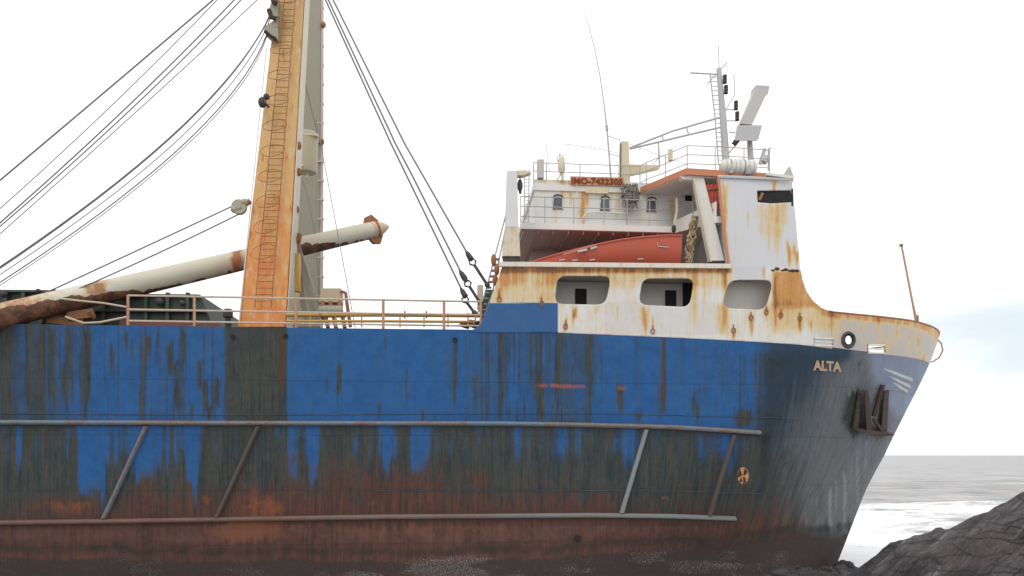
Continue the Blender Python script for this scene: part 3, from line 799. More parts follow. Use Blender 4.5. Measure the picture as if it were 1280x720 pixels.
# scupper holes
for p in [(291, 421), (357, 420), (569, 425), (722, 673)]:
    v = hit(*p); nrm = hull_normal(v); mb = MB()
    mb.tube([v - nrm * .02, v + nrm * .03], .085 if p[1] < 600 else .12, 12)
    mb.build('scupper', M['black'], ship)
M['stripe'] = plain('faded_white_stripe_paint', (.42, .44, .42), .7, .2, 6)
for (xa, ya, xb, yb) in [(1104, 460.5, 1141, 475), (1112, 470.5, 1138, 483.5), (1117, 478.5, 1135, 490)]:
    vs = []
    for t in np.linspace(0, 1, 12):
        x, y = xa + (xb - xa) * t, ya + (yb - ya) * t; hw = .4 + 1.5 * min(1, t * 2.5)
        vs += [hit(x, y - hw, .006), hit(x, y + hw, .006)]
    MB().add(vs, [(2 * i, 2 * i + 1, 2 * i + 3, 2 * i + 2) for i in range(11)]).build('bow_stripe', M['stripe'], ship)
# bow thruster mark: orange disc with a dark cross
v0 = hit(929, 594.5)
pts = [hit(929 + 7 * math.cos(a), 594.5 + 10.5 * math.sin(a), .006) for a in np.linspace(0, 2 * math.pi, 28, endpoint=False)]
mk = MB(); mk.add([hit(929, 594.5, .006)] + pts, [(0, i + 1, (i + 1) % 28 + 1) for i in range(28)])
mko = mk.build('thruster_mark', plain('orange_mark_paint', (.52, .25, .10), .7, .35, 14), ship)
mk = MB()
for q in [((925, 586), (928, 594), (921.5, 597), (923, 591)), ((931, 585), (935, 590), (931, 594), (929, 594)), ((929, 596), (931, 596), (933, 603), (929, 605)), ((927, 596), (928, 603), (924, 602))]:
    mk.add([hit(*p, .012) for p in q], [tuple(range(len(q)))])
mk.build('dark_blades', M['darkrust'], mko)

# ---- lettering
def text_mesh(txt, extr=0.0, bold=0.0):
    cu = bpy.data.curves.new('lettering', 'FONT'); cu.body = txt; cu.extrude = extr; cu.offset = bold; cu.resolution_u = 3
    cu.size = 1.0
    o = bpy.data.objects.new('lettering', cu); COL.objects.link(o)
    dg = bpy.context.evaluated_depsgraph_get()
    me = bpy.data.meshes.new_from_object(o.evaluated_get(dg))
    bpy.data.objects.remove(o); bpy.data.curves.remove(cu)
    return me
def place_text(txt, fn, mat, parent, name='lettering', bold=0.0, extr=0.02):
    me = text_mesh(txt, extr, bold)
    me.materials.clear()
    co = np.array([v.co[:] for v in me.vertices])
    x0, x1 = co[:, 0].min(), co[:, 0].max(); y0, y1 = co[:, 1].min(), co[:, 1].max()
    for v in me.vertices:
        v.co = fn((v.co.x - x0) / (x1 - x0), (v.co.y - y0) / (y1 - y0), v.co.z)
    me.materials.append(mat); me.name = name
    o = bpy.data.objects.new(name, me); COL.objects.link(o); o.parent = parent
    return o
M['letter'] = weathered('cream_rusty_letter_paint', (.40, .27, .19), bias=.16, stain=.12, rust_col=(.4, .16, .06), sc=3)
place_text('ALTA', lambda u, v, z: hit(1016.5 + 35.5 * u, 463 - 13 * v + 2.2 * u, .012 + max(0, z) * .8), M['letter'], ship, 'ship_name', bold=.045)
place_text('ALTA', lambda u, v, z: hit(1052 + 21 * u, 465 - 12 * v + 1.5 * u, .006), M['darkrust'], ship, 'ship_name_ghost', bold=.01) if False else None

# ================================================================== superstructure
ZBOAT = P(760, 332, -6.5).z            # boat deck
ZUP_T = P(760, 281, -5.0).z            # bridge deck, top of edge plate
ZUP_B = P(760, 288.5, -5.0).z
ZROOF = P(858, 218, -6.45).z           # underside of roof edge
ZROOF_T = P(858, 210, -6.45).z
x_of = lambda px, py, yl: P(px, py, yl).x
XA = x_of(628, 333, -6.5)              # aft end of boat deck
XBLK_T, XBLK_B = x_of(899, 222, -6.45), x_of(910, 333, -6.45)
XFR_T, XFR_B = x_of(988, 226, -6.3), x_of(999, 334, -6.3)

# lower house: inner bulkheads behind the openings and boat deck slab
mb = MB()
X0, X1 = x_of(632, 360, -5.2), XFR_B - .1
mb.box(X0, X1, -5.2, 5.2, DECK + .02, ZBOAT - .3)
lh = mb.build('lower_house', M['innergrey'], ship)
mb = MB().box(x_of(905, 365, -5.8), x_of(1002, 365, -5.8), -5.8, -5.25, DECK + .05, ZBOAT - .3)
mb.build('passage_bulkhead', M['innergrey'], ship)
for (a, b, c, e) in [(719, 733, 361, 392), (831.5, 845, 363, 396), (853.5, 866, 350, 396)]:
    p0, p1 = P(a, c, -5.22), P(b, e, -5.22)
    dr = MB().box(p0.x, p1.x, -5.26, -5.2, p1.z, p0.z).build('doorway', M['black'], lh)
    f = MB()
    f.tube([(p0.x, -5.27, p1.z), (p0.x, -5.27, p0.z), (p1.x, -5.27, p0.z), (p1.x, -5.27, p1.z)], .03, 6)
    f.build('door_frame', M['grey'], dr) if False else None
# boat deck slab + rim
mb = MB().box(XA + .03, XBLK_B + 1.0, -6.42, 6.42, ZBOAT - .28, ZBOAT - .02)
mb.build('boat_deck', M['innergrey'], ship)
mb = MB()
mb.beam(P(624, 330.5, -6.56), P(913, 333, -6.56), .16, .16)
mb.build('deck_rim', weathered('rusty_rim_paint', (.66, .62, .54), bias=.04, stain=.10), ship)
# aft bulkhead of lower house, seen at a shallow angle
mb = MB().box(XA - .02, XA + .1, -6.2, 6.2, DECK, ZBOAT - .3)
mb.build('aft_bulkhead', M['wall'], ship)

# casing on the boat deck, bridge deck with its beams
XC0 = x_of(664, 320, -2.2)
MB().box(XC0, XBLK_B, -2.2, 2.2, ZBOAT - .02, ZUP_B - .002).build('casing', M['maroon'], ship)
MB().box(x_of(853, 310, -3.4), XBLK_B + .2, -3.4, -2.25, ZBOAT - .02, ZUP_B - .002).build('casing_extension', M['grey'], ship)
XU0 = x_of(651, 285, -5.0); XU1 = x_of(845, 288, -5.0); XU2 = x_of(896, 270, -6.4)
def deck_poly(z): return [(XU0, -5.0, z), (XU1, -5.0, z), (XU2, -6.38, z), (XFR_T, -6.2, z), (XFR_T, 6.2, z), (XU2, 6.38, z), (XU1, 5.0, z), (XU0, 5.0, z)]
o = MB().prism(deck_poly(ZUP_B), (0, 0, ZUP_T - ZUP_B)).build('bridge_deck', M['wall'], ship)
mb = MB()
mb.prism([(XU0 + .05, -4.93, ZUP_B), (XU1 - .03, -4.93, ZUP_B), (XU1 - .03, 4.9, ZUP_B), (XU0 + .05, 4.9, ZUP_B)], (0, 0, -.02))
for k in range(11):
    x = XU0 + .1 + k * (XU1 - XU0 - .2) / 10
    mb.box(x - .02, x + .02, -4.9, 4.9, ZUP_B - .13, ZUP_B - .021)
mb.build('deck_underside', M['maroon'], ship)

# upper house (side wall with three windows)
YU = -4.3
XH0, XH1 = x_of(668, 260, YU), XBLK_T + .3
mb = MB().box(XH0, XH1, YU, -YU, ZUP_T, P(740, 226.5, YU).z)
uh = mb.build('upper_house', M['wall'], ship, bevel=.02)
ZWALL = P(740, 226.5, YU).z
for (xa, xb, ya, yb) in [(691.5, 703.5, 245, 261), (750.5, 762.5, 247, 263), (808.5, 820.5, 248.5, 264.5)]:
    p0, p1 = P(xa, yb, YU - .03), P(xb, ya, YU - .03)
    arch = [(p0.x, p0.z), (p1.x, p0.z), (p1.x, p1.z - .12)] + [((p0.x + p1.x) / 2 + (p1.x - p0.x) / 2 * math.cos(a), p1.z - .12 + .12 * math.sin(a)) for a in np.linspace(0, math.pi, 9)[1:-1]] + [(p0.x, p1.z - .12)]
    w = MB().prism([(x, YU - .02, z) for x, z in arch], (0, .03, 0)).build('window', M['glass'], uh)
    # frame and hood belong to the window: one mesh level deep is kept on the house
    f = MB().tube([(x, YU - .03, z) for x, z in arch], .028, 6, closed=True)
    f.build('window_frame', M['wall'], uh)
    h = MB(); top = [(x, YU - .06, z + .03) for x, z in arch[2:]]
    h.tube(top, .03, 6); h.build('window_hood', M['darkrust'], uh)
def house_panel():
    xs = np.linspace(XH0 + .01, XBLK_T - .05, 190); zs = np.linspace(ZUP_T + .01, ZWALL - .01, 70)
    X, Z = np.meshgrid(xs, zs); V = np.stack([X, X * 0 + YU - .006, Z], -1).reshape(-1, 3)
    px, py = proj(V[:, 0], V[:, 1], V[:, 2])
    r = gsum(px, py, [(704, 226, 266, 3, .55), (713, 226, 262, 3.5, .6), (728, 232, 292, 4, .95), (734, 234, 262, 3, .5), (757, 234, 254, 3, .8), (764, 228, 256, 4, .6), (746, 240, 256, 8, .2), (695, 262, 288, 3, .3), (772, 228, 280, 3, .35), (800, 262, 290, 3, .25), (842, 250, 290, 4, .5), (680, 228, 250, 4, .2)])
    r += .45 * smooth((py - 280) / 8) * fbm(px / 6, py / 6) + .5 * smooth((231 - py) / 4) * fbm(px / 5, py / 9) + .25 * (fbm(px / 16, py / 16) - .4)
    mesh_from_np('house_side', V, grid_faces(*X.shape), M['plating'], ship, {'rust': r, 'bow': r * 0, 'blue': r * 0, 'patch': .2 + 0 * r})
house_panel()
# recessed panel and pipes on the wall
mb = MB(); mb.beam(P(732, 238, YU - .05), P(760, 239, YU - .05), .22, .1)
mb.build('lamp_box', weathered('stained_cream', (.62, .55, .38), .0, .1), uh)
mb = MB()
mb.tube([P(x, y, YU - .1) for x, y in ((727, 287), (726, 276), (733, 266), (745, 265), (790, 267))], .03, 6)
mb.tube([P(x, y, YU - .1) for x, y in ((721, 232), (722, 265))], .02, 6)
mb.build('wall_pipe', M['wall'], uh)

# roof with orange edge
XR1, XR2, XR3 = x_of(800, 228, YU), x_of(858, 212, -6.45), x_of(972, 214, -6.3)
def roof_poly(z): return [(XH0 - .05, YU - .06, z), (XR1, YU - .06, z), (XR2, -6.45, z), (XR3, -6.2, z), (XR3 + .5, -4.0, z), (XR3 + .5, 4.0, z), (XR3, 6.2, z), (XR2, 6.45, z), (XR1, -YU + .06, z), (XH0 - .05, -YU + .06, z)]
_rp = roof_poly(ZROOF)
MB().prism([_rp[1] , _rp[2], _rp[3], _rp[4], _rp[5], _rp[6], _rp[7], _rp[8]], (0, 0, ZROOF_T - ZROOF)).build('wheelhouse_roof', M['orange'], ship)
MB().prism([_rp[0], (_rp[1][0] - .004, *_rp[1][1:]), (_rp[8][0] - .004, *_rp[8][1:]), _rp[9]], (0, 0, ZROOF_T - ZROOF)).build('house_top', M['wall'], ship)
MB().prism([(p[0], p[1] * .985, p[2]) for p in roof_poly(ZROOF - .03)], (0, 0, .028)).build('roof_underside', M['wall'], ship)
print('ZROOF', ZROOF, 'ZWALL', ZWALL)

# forward block: aft face, body, front
mb = MB()
mb.hexa([(XBLK_B, -6.40, ZBOAT), (XFR_B - .05, -5.9, ZBOAT), (XFR_B - .05, 5.9, ZBOAT), (XBLK_B, 6.40, ZBOAT),
         (XBLK_T, -6.40, ZROOF - .04), (XFR_T - .05, -6.1, ZROOF - .04), (XFR_T - .05, 6.1, ZROOF - .04), (XBLK_T, 6.40, ZROOF - .04)])
blk = mb.build('wheelhouse', M['white'], ship)
p0, p1 = P(943, 256, -6.42), P(990, 236, -6.42)
MB().box(p0.x, XFR_T + .05, -6.425, -6.3, p0.z, p1.z).build('dark_window_recess', M['black'], blk)
# torn bits in the slot
mb = MB().beam(P(949, 250, -6.44), P(953.5, 241, -6.44), .10, .02)
mb.build('torn_trim', M['rust'], blk)
# top coaming of the block and edge strip in rusty orange
mb = MB(); mb.beam(P(897.5, 221, -6.55), P(988, 224.5, -6.55), .07, .06); mb.build('top_edge_bar', M['pale'], ship)
mb = MB(); mb.beam(P(898, 223, -6.57), P(905, 290, -6.57), .09, .05); mb.beam(P(905, 290, -6.57), P(911, 331, -6.57), .09, .05); mb.build('corner_strip', M['orange'], ship)
# doors of the wing
p0, p1 = P(856.5, 251, YU - .02), P(866, 224, YU - .02)
MB().box(p0.x, p1.x, YU - .04, YU - .003, p0.z, p1.z).build('wing_door', M['black'], uh)
p0, p1 = P(881, 262, YU - .02), P(893, 226, YU - .02)
MB().box(p0.x, p1.x, YU - .04, YU - .003, p0.z, p1.z).build('wing_door', M['maroon'], uh)
# bulwark plate closing the wing between deck edge and block
mb = MB()
a0, a1 = Vector((XU1, -5.0, ZUP_T)), Vector((XU2, -6.38, ZUP_T))
mb.hexa([a0, a1, a1 + Vector((0, .05, 0)), a0 + Vector((0, .05, 0)), a0 + Vector((0, 0, .25)), a1 + Vector((0, 0, .55)), a1 + Vector((0, .05, .55)), a0 + Vector((0, .05, .25))])
mb.build('wing_bulwark', M['wall'], ship)

# ---- davits
mb = MB()
q = [P(632, 284, -6.25), P(648, 284, -6.25), P(646.5, 213, -6.25), P(634, 213, -6.25)]
mb.prism(q, (0, .35, 0))
dv = mb.build('davit_post', M['white'], ship, bevel=.02)
mb = MB(); mb.prism([P(628, 320, -6.25), P(650.5, 320, -6.25), P(648.5, 284.2, -6.25), P(631.5, 284.2, -6.25)], (0, .38, 0))
mb.build('davit_foot', weathered('davit_rusty_paint', (.62, .57, .46), bias=.05, stain=.14, sc=1.6), dv)
mb = MB(); mb.prism([P(629, 326, -6.2), P(650, 326, -6.2), P(650, 320.2, -6.2), P(629, 320.2, -6.2)], (0, .3, 0)); mb.build('davit_base', M['iron'], dv)
mb = MB(); mb.prism([P(644, 213, -6.2), P(658, 213, -6.2), P(664, 215.5, -6.2), P(654, 219, -6.2), (P(644, 219, -6.2))], (0, .3, 0)); mb.build('davit_arm', M['cream'], dv)
mb = MB(); mb.tube([P(650, 217, -6.0), P(650, 224, -6.0)], .02, 6); a = P(650, 232, -6.0)
mb.ball(a, .10, .10, .24); mb.tube([P(650, 238, -6), P(650.5, 242, -6)], .05, 6)
mb.build('hoist_block', M['iron'], dv)
mb = MB(); mb.prism([P(867, 221, -6.3), P(880, 222, -6.3), P(906, 326, -6.3), P(888, 326, -6.3)], (0, .3, 0))
dv2 = mb.build('davit_strut', M['wall'], ship, bevel=.02)
mb = MB(); mb.beam(P(867, 222, -6.32), P(889, 327, -6.32), .07, .06); mb.build('strut_flange', M['cream'], dv2)
mb = MB(); mb.prism([P(887, 331, -6.25), P(906, 331, -6.25), P(906, 326.2, -6.25), P(888, 326.2, -6.25)], (0, .3, 0)); mb.build('davit_base', M['iron'], dv2)
mb = MB(); mb.prism([P(850, 220.5, -6.3), P(868, 221.3, -6.3), P(868, 225, -6.3), P(854, 224, -6.3)], (0, .3, 0)); mb.build('davit_arm', M['wall'], dv2)
mb = MB(); mb.tube([P(846, 248, -5.3), P(846.5, 262, -5.3), P(843.5, 280, -5.3), P(842, 291, -5.3)], .055, 7); mb.build('bent_pipe', M['cream'], dv2)
mb = MB(); mb.ball(P(842.3, 286, -5.35), .09, .09, .15); mb.build('pipe_end', M['iron'], dv2)

# ---- railings
def railing(name, posts_, heights, mat, r=.024, post_r=.03, rail_ends=None, sub=True):
    """posts_: ship-space foot points; heights above the foot"""
    mb = MB()
    for h in heights:
        mb.tube([Vector(p) + Vector((0, 0, h)) for p in posts_], r, 6)
    o = mb.build(name, mat, ship, 60)
    for p in posts_:
        p = Vector(p)
        MB().tube([p, p + Vector((0, 0, heights[0] + .01))], post_r, 6).build('railing_post', M['railpost'] if mat is M['rail'] else mat, o, 60)
    return o
zt = ZUP_T
def on(x, py_, yl, z): # foot at given pixel column
    v = P(x, py_, yl); return (v.x, yl, z)
railing('bridge_deck_railing', [on(651, 280, -4.95, zt), on(681, 280, -4.95, zt), on(717, 280, -4.95, zt), on(755, 280, -4.95, zt), on(784, 280, -4.95, zt), on(812, 280, -4.95, zt), on(843, 280, -4.95, zt)], (1.0, .63, .24), M['railw'], .018, .02)
railing('wing_railing', [on(845, 270, -5.0, zt + .2), on(866, 262, -5.6, zt + .25), on(885, 258, -6.1, zt + .35)], (.95, .5), M['railw'], .018, .02)
zr_ = ZROOF_T
railing('roof_railing', [on(667, 225, -4.2, zr_), on(683, 225, -4.2, zr_), on(725, 225, -4.2, zr_), on(763, 225, -4.2, zr_), on(800, 225, -4.2, zr_), on(808, 222, -4.6, zr_), on(832, 214, -5.4, zr_), on(859, 209, -6.3, zr_), on(894, 210, -6.3, zr_), on(930, 210, -6.25, zr_), on(962, 210, -6.15, zr_)], (.88, .55, .22), M['railw'], .017, .02)

# ladder on the aft side of the upper house
mb = MB()
for x in (655, 660.5): mb.tube([P(x, 282, -4.7), P(x + 1, 212, -4.7)], .022, 6)
for k in range(15):
    y = 278 - k * 4.5; mb.tube([P(655, y, -4.7), P(660.8, y, -4.7)], .014, 5)
mb.build('house_ladder', M['pale'], ship)

# ---- number board over the wall
YB = YU - .12
bd = MB().prism([P(713, 230.8, YB), P(780, 232.5, YB), P(780, 221.8, YB), P(713, 220.2, YB)], (0, .04, 0)).build('number_board', weathered('board_rusty_cream', (.52, .27, .13), bias=.02, stain=.1, rust_col=(.42, .16, .07), sc=2), ship)
place_text('IMO-7432305', lambda u, v, z: P(714.5 + 64 * u, 229.7 - 8.2 * v + 1.6 * u, YB - .012 - max(0, z)), plain('red_rust_letter_paint', (.20, .04, .02), .8, .35, 9), bd, 'lettering', bold=.035)

# ---- roof gear
mb = MB().prism([P(672, 222, -4.4), P(680, 222, -4.4), P(680, 199, -4.4), P(672, 199, -4.4)], (0, .25, 0))
mb.build('light_box', M['grey'], ship, bevel=.01)
mb = MB(); mb.tube([P(687, 215, -4.0), P(684.5, 195, -4.0), P(682, 178, -4.0)], .012, 5); mb.build('short_aerial', M['pale'], ship)
mb = MB()
mb.tube([P(703, 226, -4.4), P(703, 213, -4.4)], .06, 7); mb.tube([P(696, 225, -4.4), P(702, 216, -4.4)], .03, 6)
hb_ = mb.build('compass_stand', M['cream'], ship)
mb = MB(); mb.tube([P(702, 216, -4.4), P(702, 211, -4.4), P(701.5, 200, -4.4), P(701, 196, -4.4)], [.10, .15, .13, .05], 10)
mb.build('compass_drum', M['cream'], hb_)
mb = MB(); mb.tube([P(696.5, 202, -4.4), P(697, 196, -4.4), P(700, 193, -4.4), P(704, 195, -4.4), P(705.5, 200, -4.4)], .018, 6); mb.tube([P(700, 196, -4.4), P(699.5, 192, -4.4)], .02, 6); mb.build('compass_hoop', M['cream'], hb_)
# whip aerial
mb = MB(); q = [(763.5, 222), (761.5, 195), (759, 165), (755, 130), (750, 95), (743.5, 62), (736.5, 34), (730, 15)]
mb.tube([P(x, y, -4.0) for x, y in q], [.04, .035, .035, .025, .02, .017, .014, .010], 6); wa = mb.build('whip_aerial', M['pale'], ship)
MB().tube([P(758.8, 163, -4.0), P(758.2, 157, -4.0)], .06, 7).build('aerial_base', M['pale'], wa)
for a, b in (((760, 170), (776, 175)), ((762, 192), (776, 196))): MB().tube([P(*a, -4), P(*b, -4)], .015, 5).build('aerial_bracket', M['pale'], wa)
# cream post with tapered arm
mb = MB().prism([P(774.5, 229, -4.1), P(788, 229, -4.1), P(786, 176.5, -4.1), P(776.5, 176, -4.1)], (0, .35, 0)); cp = mb.build('crane_post', M['cream'], ship, bevel=.02)
mb = MB().prism([P(787, 205, -4.05), P(826, 206, -4.05), P(825, 210, -4.05), P(790, 218, -4.05), P(787, 218.5, -4.05)], (0, .25, 0)); mb.build('post_arm', M['cream'], cp, bevel=.015)
mb = MB(); mb.tube([P(775.5, 228, -4.14), P(776, 178, -4.14)], .02, 5); mb.build('post_pipe', M['iron'], cp)
# lattice boom between post and light mast
mb = MB()
mb.tube([P(787, 185, -4.0), P(840, 164, -4.0), P(899, 147, -4.0)], .04, 6)
mb.tube([P(788, 186, -4.0), P(850, 171, -4.0), P(901, 159, -4.0)], .04, 6)
for a, b in (((828, 168.5), (829, 176)), ((858, 158.5), (861, 168.5))): mb.tube([P(*a, -4), P(*b, -4)], .03, 6)
mb.tube([P(823, 178, -4), P(824.5, 207, -4)], .035, 6); mb.tube([P(824, 196, -4), P(816, 206, -4)], .02, 5)
mb.build('lattice_boom', M['pale'], ship)
# light mast
YM = -3.6
mb = MB(); mb.tube([P(908, 212, YM), P(904, 150, YM), P(898.5, 86, YM)], [.16, .14, .10], 10); lm = mb.build('light_mast', M['pale'], ship)
mb = MB()
mb.tube([P(898, 205, YM), P(894, 150, YM), P(887.5, 92, YM)], .03, 6)
for k in range(19):
    t = k / 18; mb.tube([P(888 + 10 * t, 96 + 104 * t, YM), P(899.5 + 6 * t, 96.5 + 104 * t, YM)], .018, 5)
mb.build('mast_ladder', M['pale'], lm)
for q_, r_ in (([(863, 91), (898, 93)], .03), ([(884, 105), (909, 78)], .025), ([(899, 86), (898, 58)], .02), ([(908, 136), (918, 119), (917.5, 92)], .02), ([(906, 137), (922, 137.5)], .022), ([(908, 151), (924, 151)], .022), ([(911, 165), (919, 166)], .022), ([(908, 195), (926, 174)], .035), ([(902, 210), (909, 193)], .03)):
    MB().tube([P(*p, YM) for p in q_], r_, 6).build('mast_yard', M['pale'], lm)
for (x, y) in ((906, 99), (907.5, 112), (920, 131.5), (921.5, 145)):
    mb = MB(); v = P(x, y, YM - .1)
    for dz in (-.12, 0.0, .12): mb.tube([v + Vector((0, 0, dz - .04)), v + Vector((0, 0, dz + .04))], .085, 10)
    mb.tube([v - Vector((0, 0, .16)), v + Vector((0, 0, .16))], .06, 8)
    mb.build('navigation_light', M['iron'], lm)
# radar
YR = -3.4
mb = MB(); mb.tube([P(939, 207, YR), P(937, 176, YR)], .13, 10, .11); rd = mb.build('radar_post', M['pale'], ship)
mb = MB(); mb.hexa([P(918, 176, YR - .45), P(946, 176.5, YR - .45), P(948, 174, YR + .35), P(922, 173.5, YR + .35), P(921, 157, YR - .45), P(952, 157.5, YR - .45), P(953, 156, YR + .35), P(924, 156, YR + .35)]); mb.build('radar_gearbox', M['pale'], rd, bevel=.03)
a, b = P(935, 154, YR), P(951, 112, YR)
mb = MB(); mb.prism([P(926, 154.5, YR - .2), P(940, 156, YR - .2), P(960, 113.5, YR - .2), P(945, 111, YR - .2)], (0, .4, 0)); mb.build('radar_scanner', M['grey'], rd)
mb = MB(); mb.prism([P(943.5, 115, YR - .14), P(960, 117, YR - .14), P(962.5, 107, YR - .14), P(945.0, 106, YR - .14)], (0, .5, 0)); mb.build('scanner_end', M['pale'], rd, bevel=.02)
MB().beam(P(935, 137, YR - .12), P(943, 138, YR - .12), .03, .03).build('scanner_joint', M['iron'], rd); MB().beam(P(918, 180, YR - .3), P(922, 174, YR - .3), .2, .2).build('gearbox_foot', M['iron'], rd)
mb = MB(); mb.tube([P(954, 203, -4.5), P(958, 196, -4.5)], .14, 10); mb.beam(P(950, 205, -4.5), P(956, 186, -4.5), .13, .1); mb.build('searchlight', M['pale'], ship)
mb = MB(); mb.tube([P(961, 213, -4.5), P(961, 186, -4.5)], .05, 7); mb.tube([P(961, 186, -4.5), P(964, 185, -4.5)], .03, 6); mb.build('short_pipe', M['pale'], ship)
mb = MB(); mb.prism([P(979, 222, -6.0), P(991, 228, -6.0), P(992.5, 222, -6.0), P(987.5, 207.5, -6.0)], (0, .25, 0)); mb.build('wind_deflector', M['grey'], ship)
mb = MB().prism([P(836, 200, -5.8), P(841, 200, -5.8), P(841, 186, -5.8), P(836, 186, -5.8)], (0, .12, 0)); mb.build('rail_lamp', M['cream'], ship)
mb = MB(); v0 = P(957, 219, -6.3); v1 = P(990, 223.5, -6.3); mb.beam(v0, v1, .1, .3); mb.build('bridge_front_top', M['wall'], ship)

# ================================================================== mast
def leg(name, bl, br, tl, tr, yb, yt, by, ty, depth_b, depth_t, mat, ext=1.6):
    """box-section mast leg; extended above the picture"""
    b0, b1 = P(bl, by, yb), P(br, by, yb); t0, t1 = P(tl, ty, yt), P(tr, ty, yt)
    t0 = b0 + (t0 - b0) * ext; t1 = b1 + (t1 - b1) * ext
    mb = MB(); D0 = Vector((0, depth_b, 0)); D1 = Vector((0, depth_t, 0))
    mb.hexa([b0, b1, b1 + D0, b0 + D0, t0, t1, t1 + D1, t0 + D1])
    return mb.build(name, mat, ship, bevel=.03)
def mast_material():
    n = N('mast_rust_stain')
    s = n.noise(1.0, 7, .62, (7, 7, .25)); b = n.noise(1.6, 8, .65); fine = n.noise(12, 7, .7)
    sp = n.n('ShaderNodeSeparateXYZ'); n.l(n.tc.outputs['Object'], sp.inputs[0])
    h = n.ss(sp.outputs['Z'], 20.0, 9.0)
    base = n.mix(b, (.50, .315, .135), (.58, .37, .155))
    c = n.mix(n.ss(n.math('ADD', n.math('MULTIPLY', s, .6), n.math('MULTIPLY', h, .30)), .30, .66, .9), base, (.60, .225, .055))
    c = n.mix(n.ss(n.math('ADD', b, n.math('MULTIPLY', h, .22)), .60, .85, .85), c, (.60, .19, .055))
    c = n.mix(n.ss(n.noise(2.4, 8, .72, (1.6, 1.6, .5), w=(4, 4, 4)), .52, .66, .55), c, (.60, .47, .29))
    c = n.mix(n.ss(s, .56, .68, .7), c, (.40, .13, .04))
    c = n.mix(n.ss(fine, .62, .78, .6), c, (.25, .09, .035))
    n.bump(fine, .2, .02)
    return n.out(c, .75)
M['mast'] = mast_material()
mast = leg('mast_leg', 297, 357, 345, 380, -5.2, -2.6, 409, 0, 1.1, .8, M['mast'], 1.35)
# lighter forward face strip of the near leg
b1, t1 = P(357.5, 409, -5.2), P(380.5, 0, -2.6); t1 = b1 + (t1 - b1) * 1.35
mb = MB().hexa([b1 + Vector((.01, .02, 0)), b1 + Vector((.035, .02, 0)), b1 + Vector((.035, 1.08, 0)), b1 + Vector((.01, 1.08, 0)), t1 + Vector((.01, .02, 0)), t1 + Vector((.035, .02, 0)), t1 + Vector((.035, .78, 0)), t1 + Vector((.01, .78, 0))])
mb.build('mast_side_plate', weathered('mast_white_side', (.60, .55, .46), .04, .10, stain_col=(.55, .36, .2)), ship)
far = leg('mast_leg', 364, 400, 376, 401, 4.2, 3.2, 409, 0, 1.0, .8, M['mastgrey'], 1.35)
# small pipe along the far leg
mb = MB(); mb.tube([P(402, 400, 4.1), P(402.5, -60, 3.1)], .05, 6)
for k in range(16): y = 10 + k * 24; mb.beam(P(397, y, 3.6), P(405, y, 3.6), .06, .1)
mb.build('mast_pipe', weathered('pinkish_pipe_paint', (.55, .42, .38), .08, .05), far)
for v in (P(404, 31, 3.2), P(402, 177, 3.4)): MB().ball(v, .13, .13, .15).build('pipe_lamp', M['rust'], far)
mb = MB(); mb.tube([P(288, 405, -5.25) + Vector((.3, 0, 0)), P(333, 60, -3.0)], .02, 5); mb.build('leg_cable', M['white'], mast)
# rails of the climbing ladder with its hoops
yl0, yl1 = -5.42, -2.9
def legpt(t, off, dy=0.0):   # t: 0 at deck, 1 at picture top; off: px from the leg's centre
    y = 409 * (1 - t); yl = yl0 + (yl1 - yl0) * t - dy
    c = 326 + (362 - 326) * t; return P(c + off, y, yl)
mb = MB()
for o_ in (-10, 11): mb.tube([legpt(t, o_ * (1 - .35 * t)) for t in np.linspace(.06, 1.25, 8)], .018, 6)
for k in range(60):
    t = .08 + k * .0198; mb.tube([legpt(t, -10 * (1 - .35 * t)), legpt(t, 11 * (1 - .35 * t))], .014, 5)
M['hoop'] = plain('brown_rusty_hoop', (.27, .13, .06), .85, .35, 8)
lad = mb.build('ladder', M['hoop'], mast)
for k in range(13):
    t = .255 + k * .076
    ring = []
    for a in np.linspace(0, 2 * math.pi, 20, endpoint=False):
        v = legpt(t, 0); o_ = .5 - .5 * math.sin(a)          # 0 at the leg, 1 at the outer edge
        ring.append(v + Vector((.42 * math.cos(a) - .10 * o_ - .02, .02 - .84 * o_, -.78 * o_)))
    MB().tube(ring, .013, 5, closed=True).build('ladder_hoop', M['hoop'], mast)
# cheek brackets with sheaves near the top, lamp, block at mid height
mb = MB(); mb.prism([P(347, 22, -3.2), P(348, 50, -3.2), P(338, 45, -3.2), P(330, 38, -3.2), P(331, 33, -3.2)], (0, .5, 0)); mb.build('cheek_bracket', M['mastgrey'], mast)
mb = MB(); mb.prism([P(346, -12, -3.2), P(347, 20, -3.2), P(341, 23, -3.2), P(336, 12, -3.2), P(340, 0, -3.2)], (0, .5, 0)); mb.build('cheek_bracket', M['mastgrey'], mast)
mb = MB(); mb.tube([P(336, 12, -3.25), P(339, 22, -3.25), P(345, 23, -3.25)], .09, 6); mb.tube([P(331, 39, -3.25), P(339, 46, -3.25), P(345, 49, -3.25)], .07, 6); mb.tube([P(341, 4, -3.3), P(345, 0, -3.3)], .12, 6); mb.build('sheave', M['darkrust'], mast)
mb = MB(); v = P(328, 128, -4.0); mb.ball(v, .16, .16, .2); mb.ball(P(333, 121, -4.0), .12, .12, .12); mb.tube([P(331, 128, -4.0), P(336, 134, -4.0)], .05, 6); mb.build('floodlight', M['iron'], mast)
mb = MB(); mb.tube([P(313, 251, -4.5), P(303, 258, -4.5)], .1, 6); mb.build('block_arm', M['rust'], mast)
mb = MB()
v = P(299, 259, -4.5)
mb.tube([v - Vector((0, .1, 0)), v + Vector((0, .1, 0))], .27, 14); mb.tube([v - Vector((0, .14, 0)), v + Vector((0, .14, 0))], .1, 10)
mb.ball(P(306, 253, -4.5), .16, .16, .14); mb.ball(P(294, 262, -4.5), .17, .14, .14)
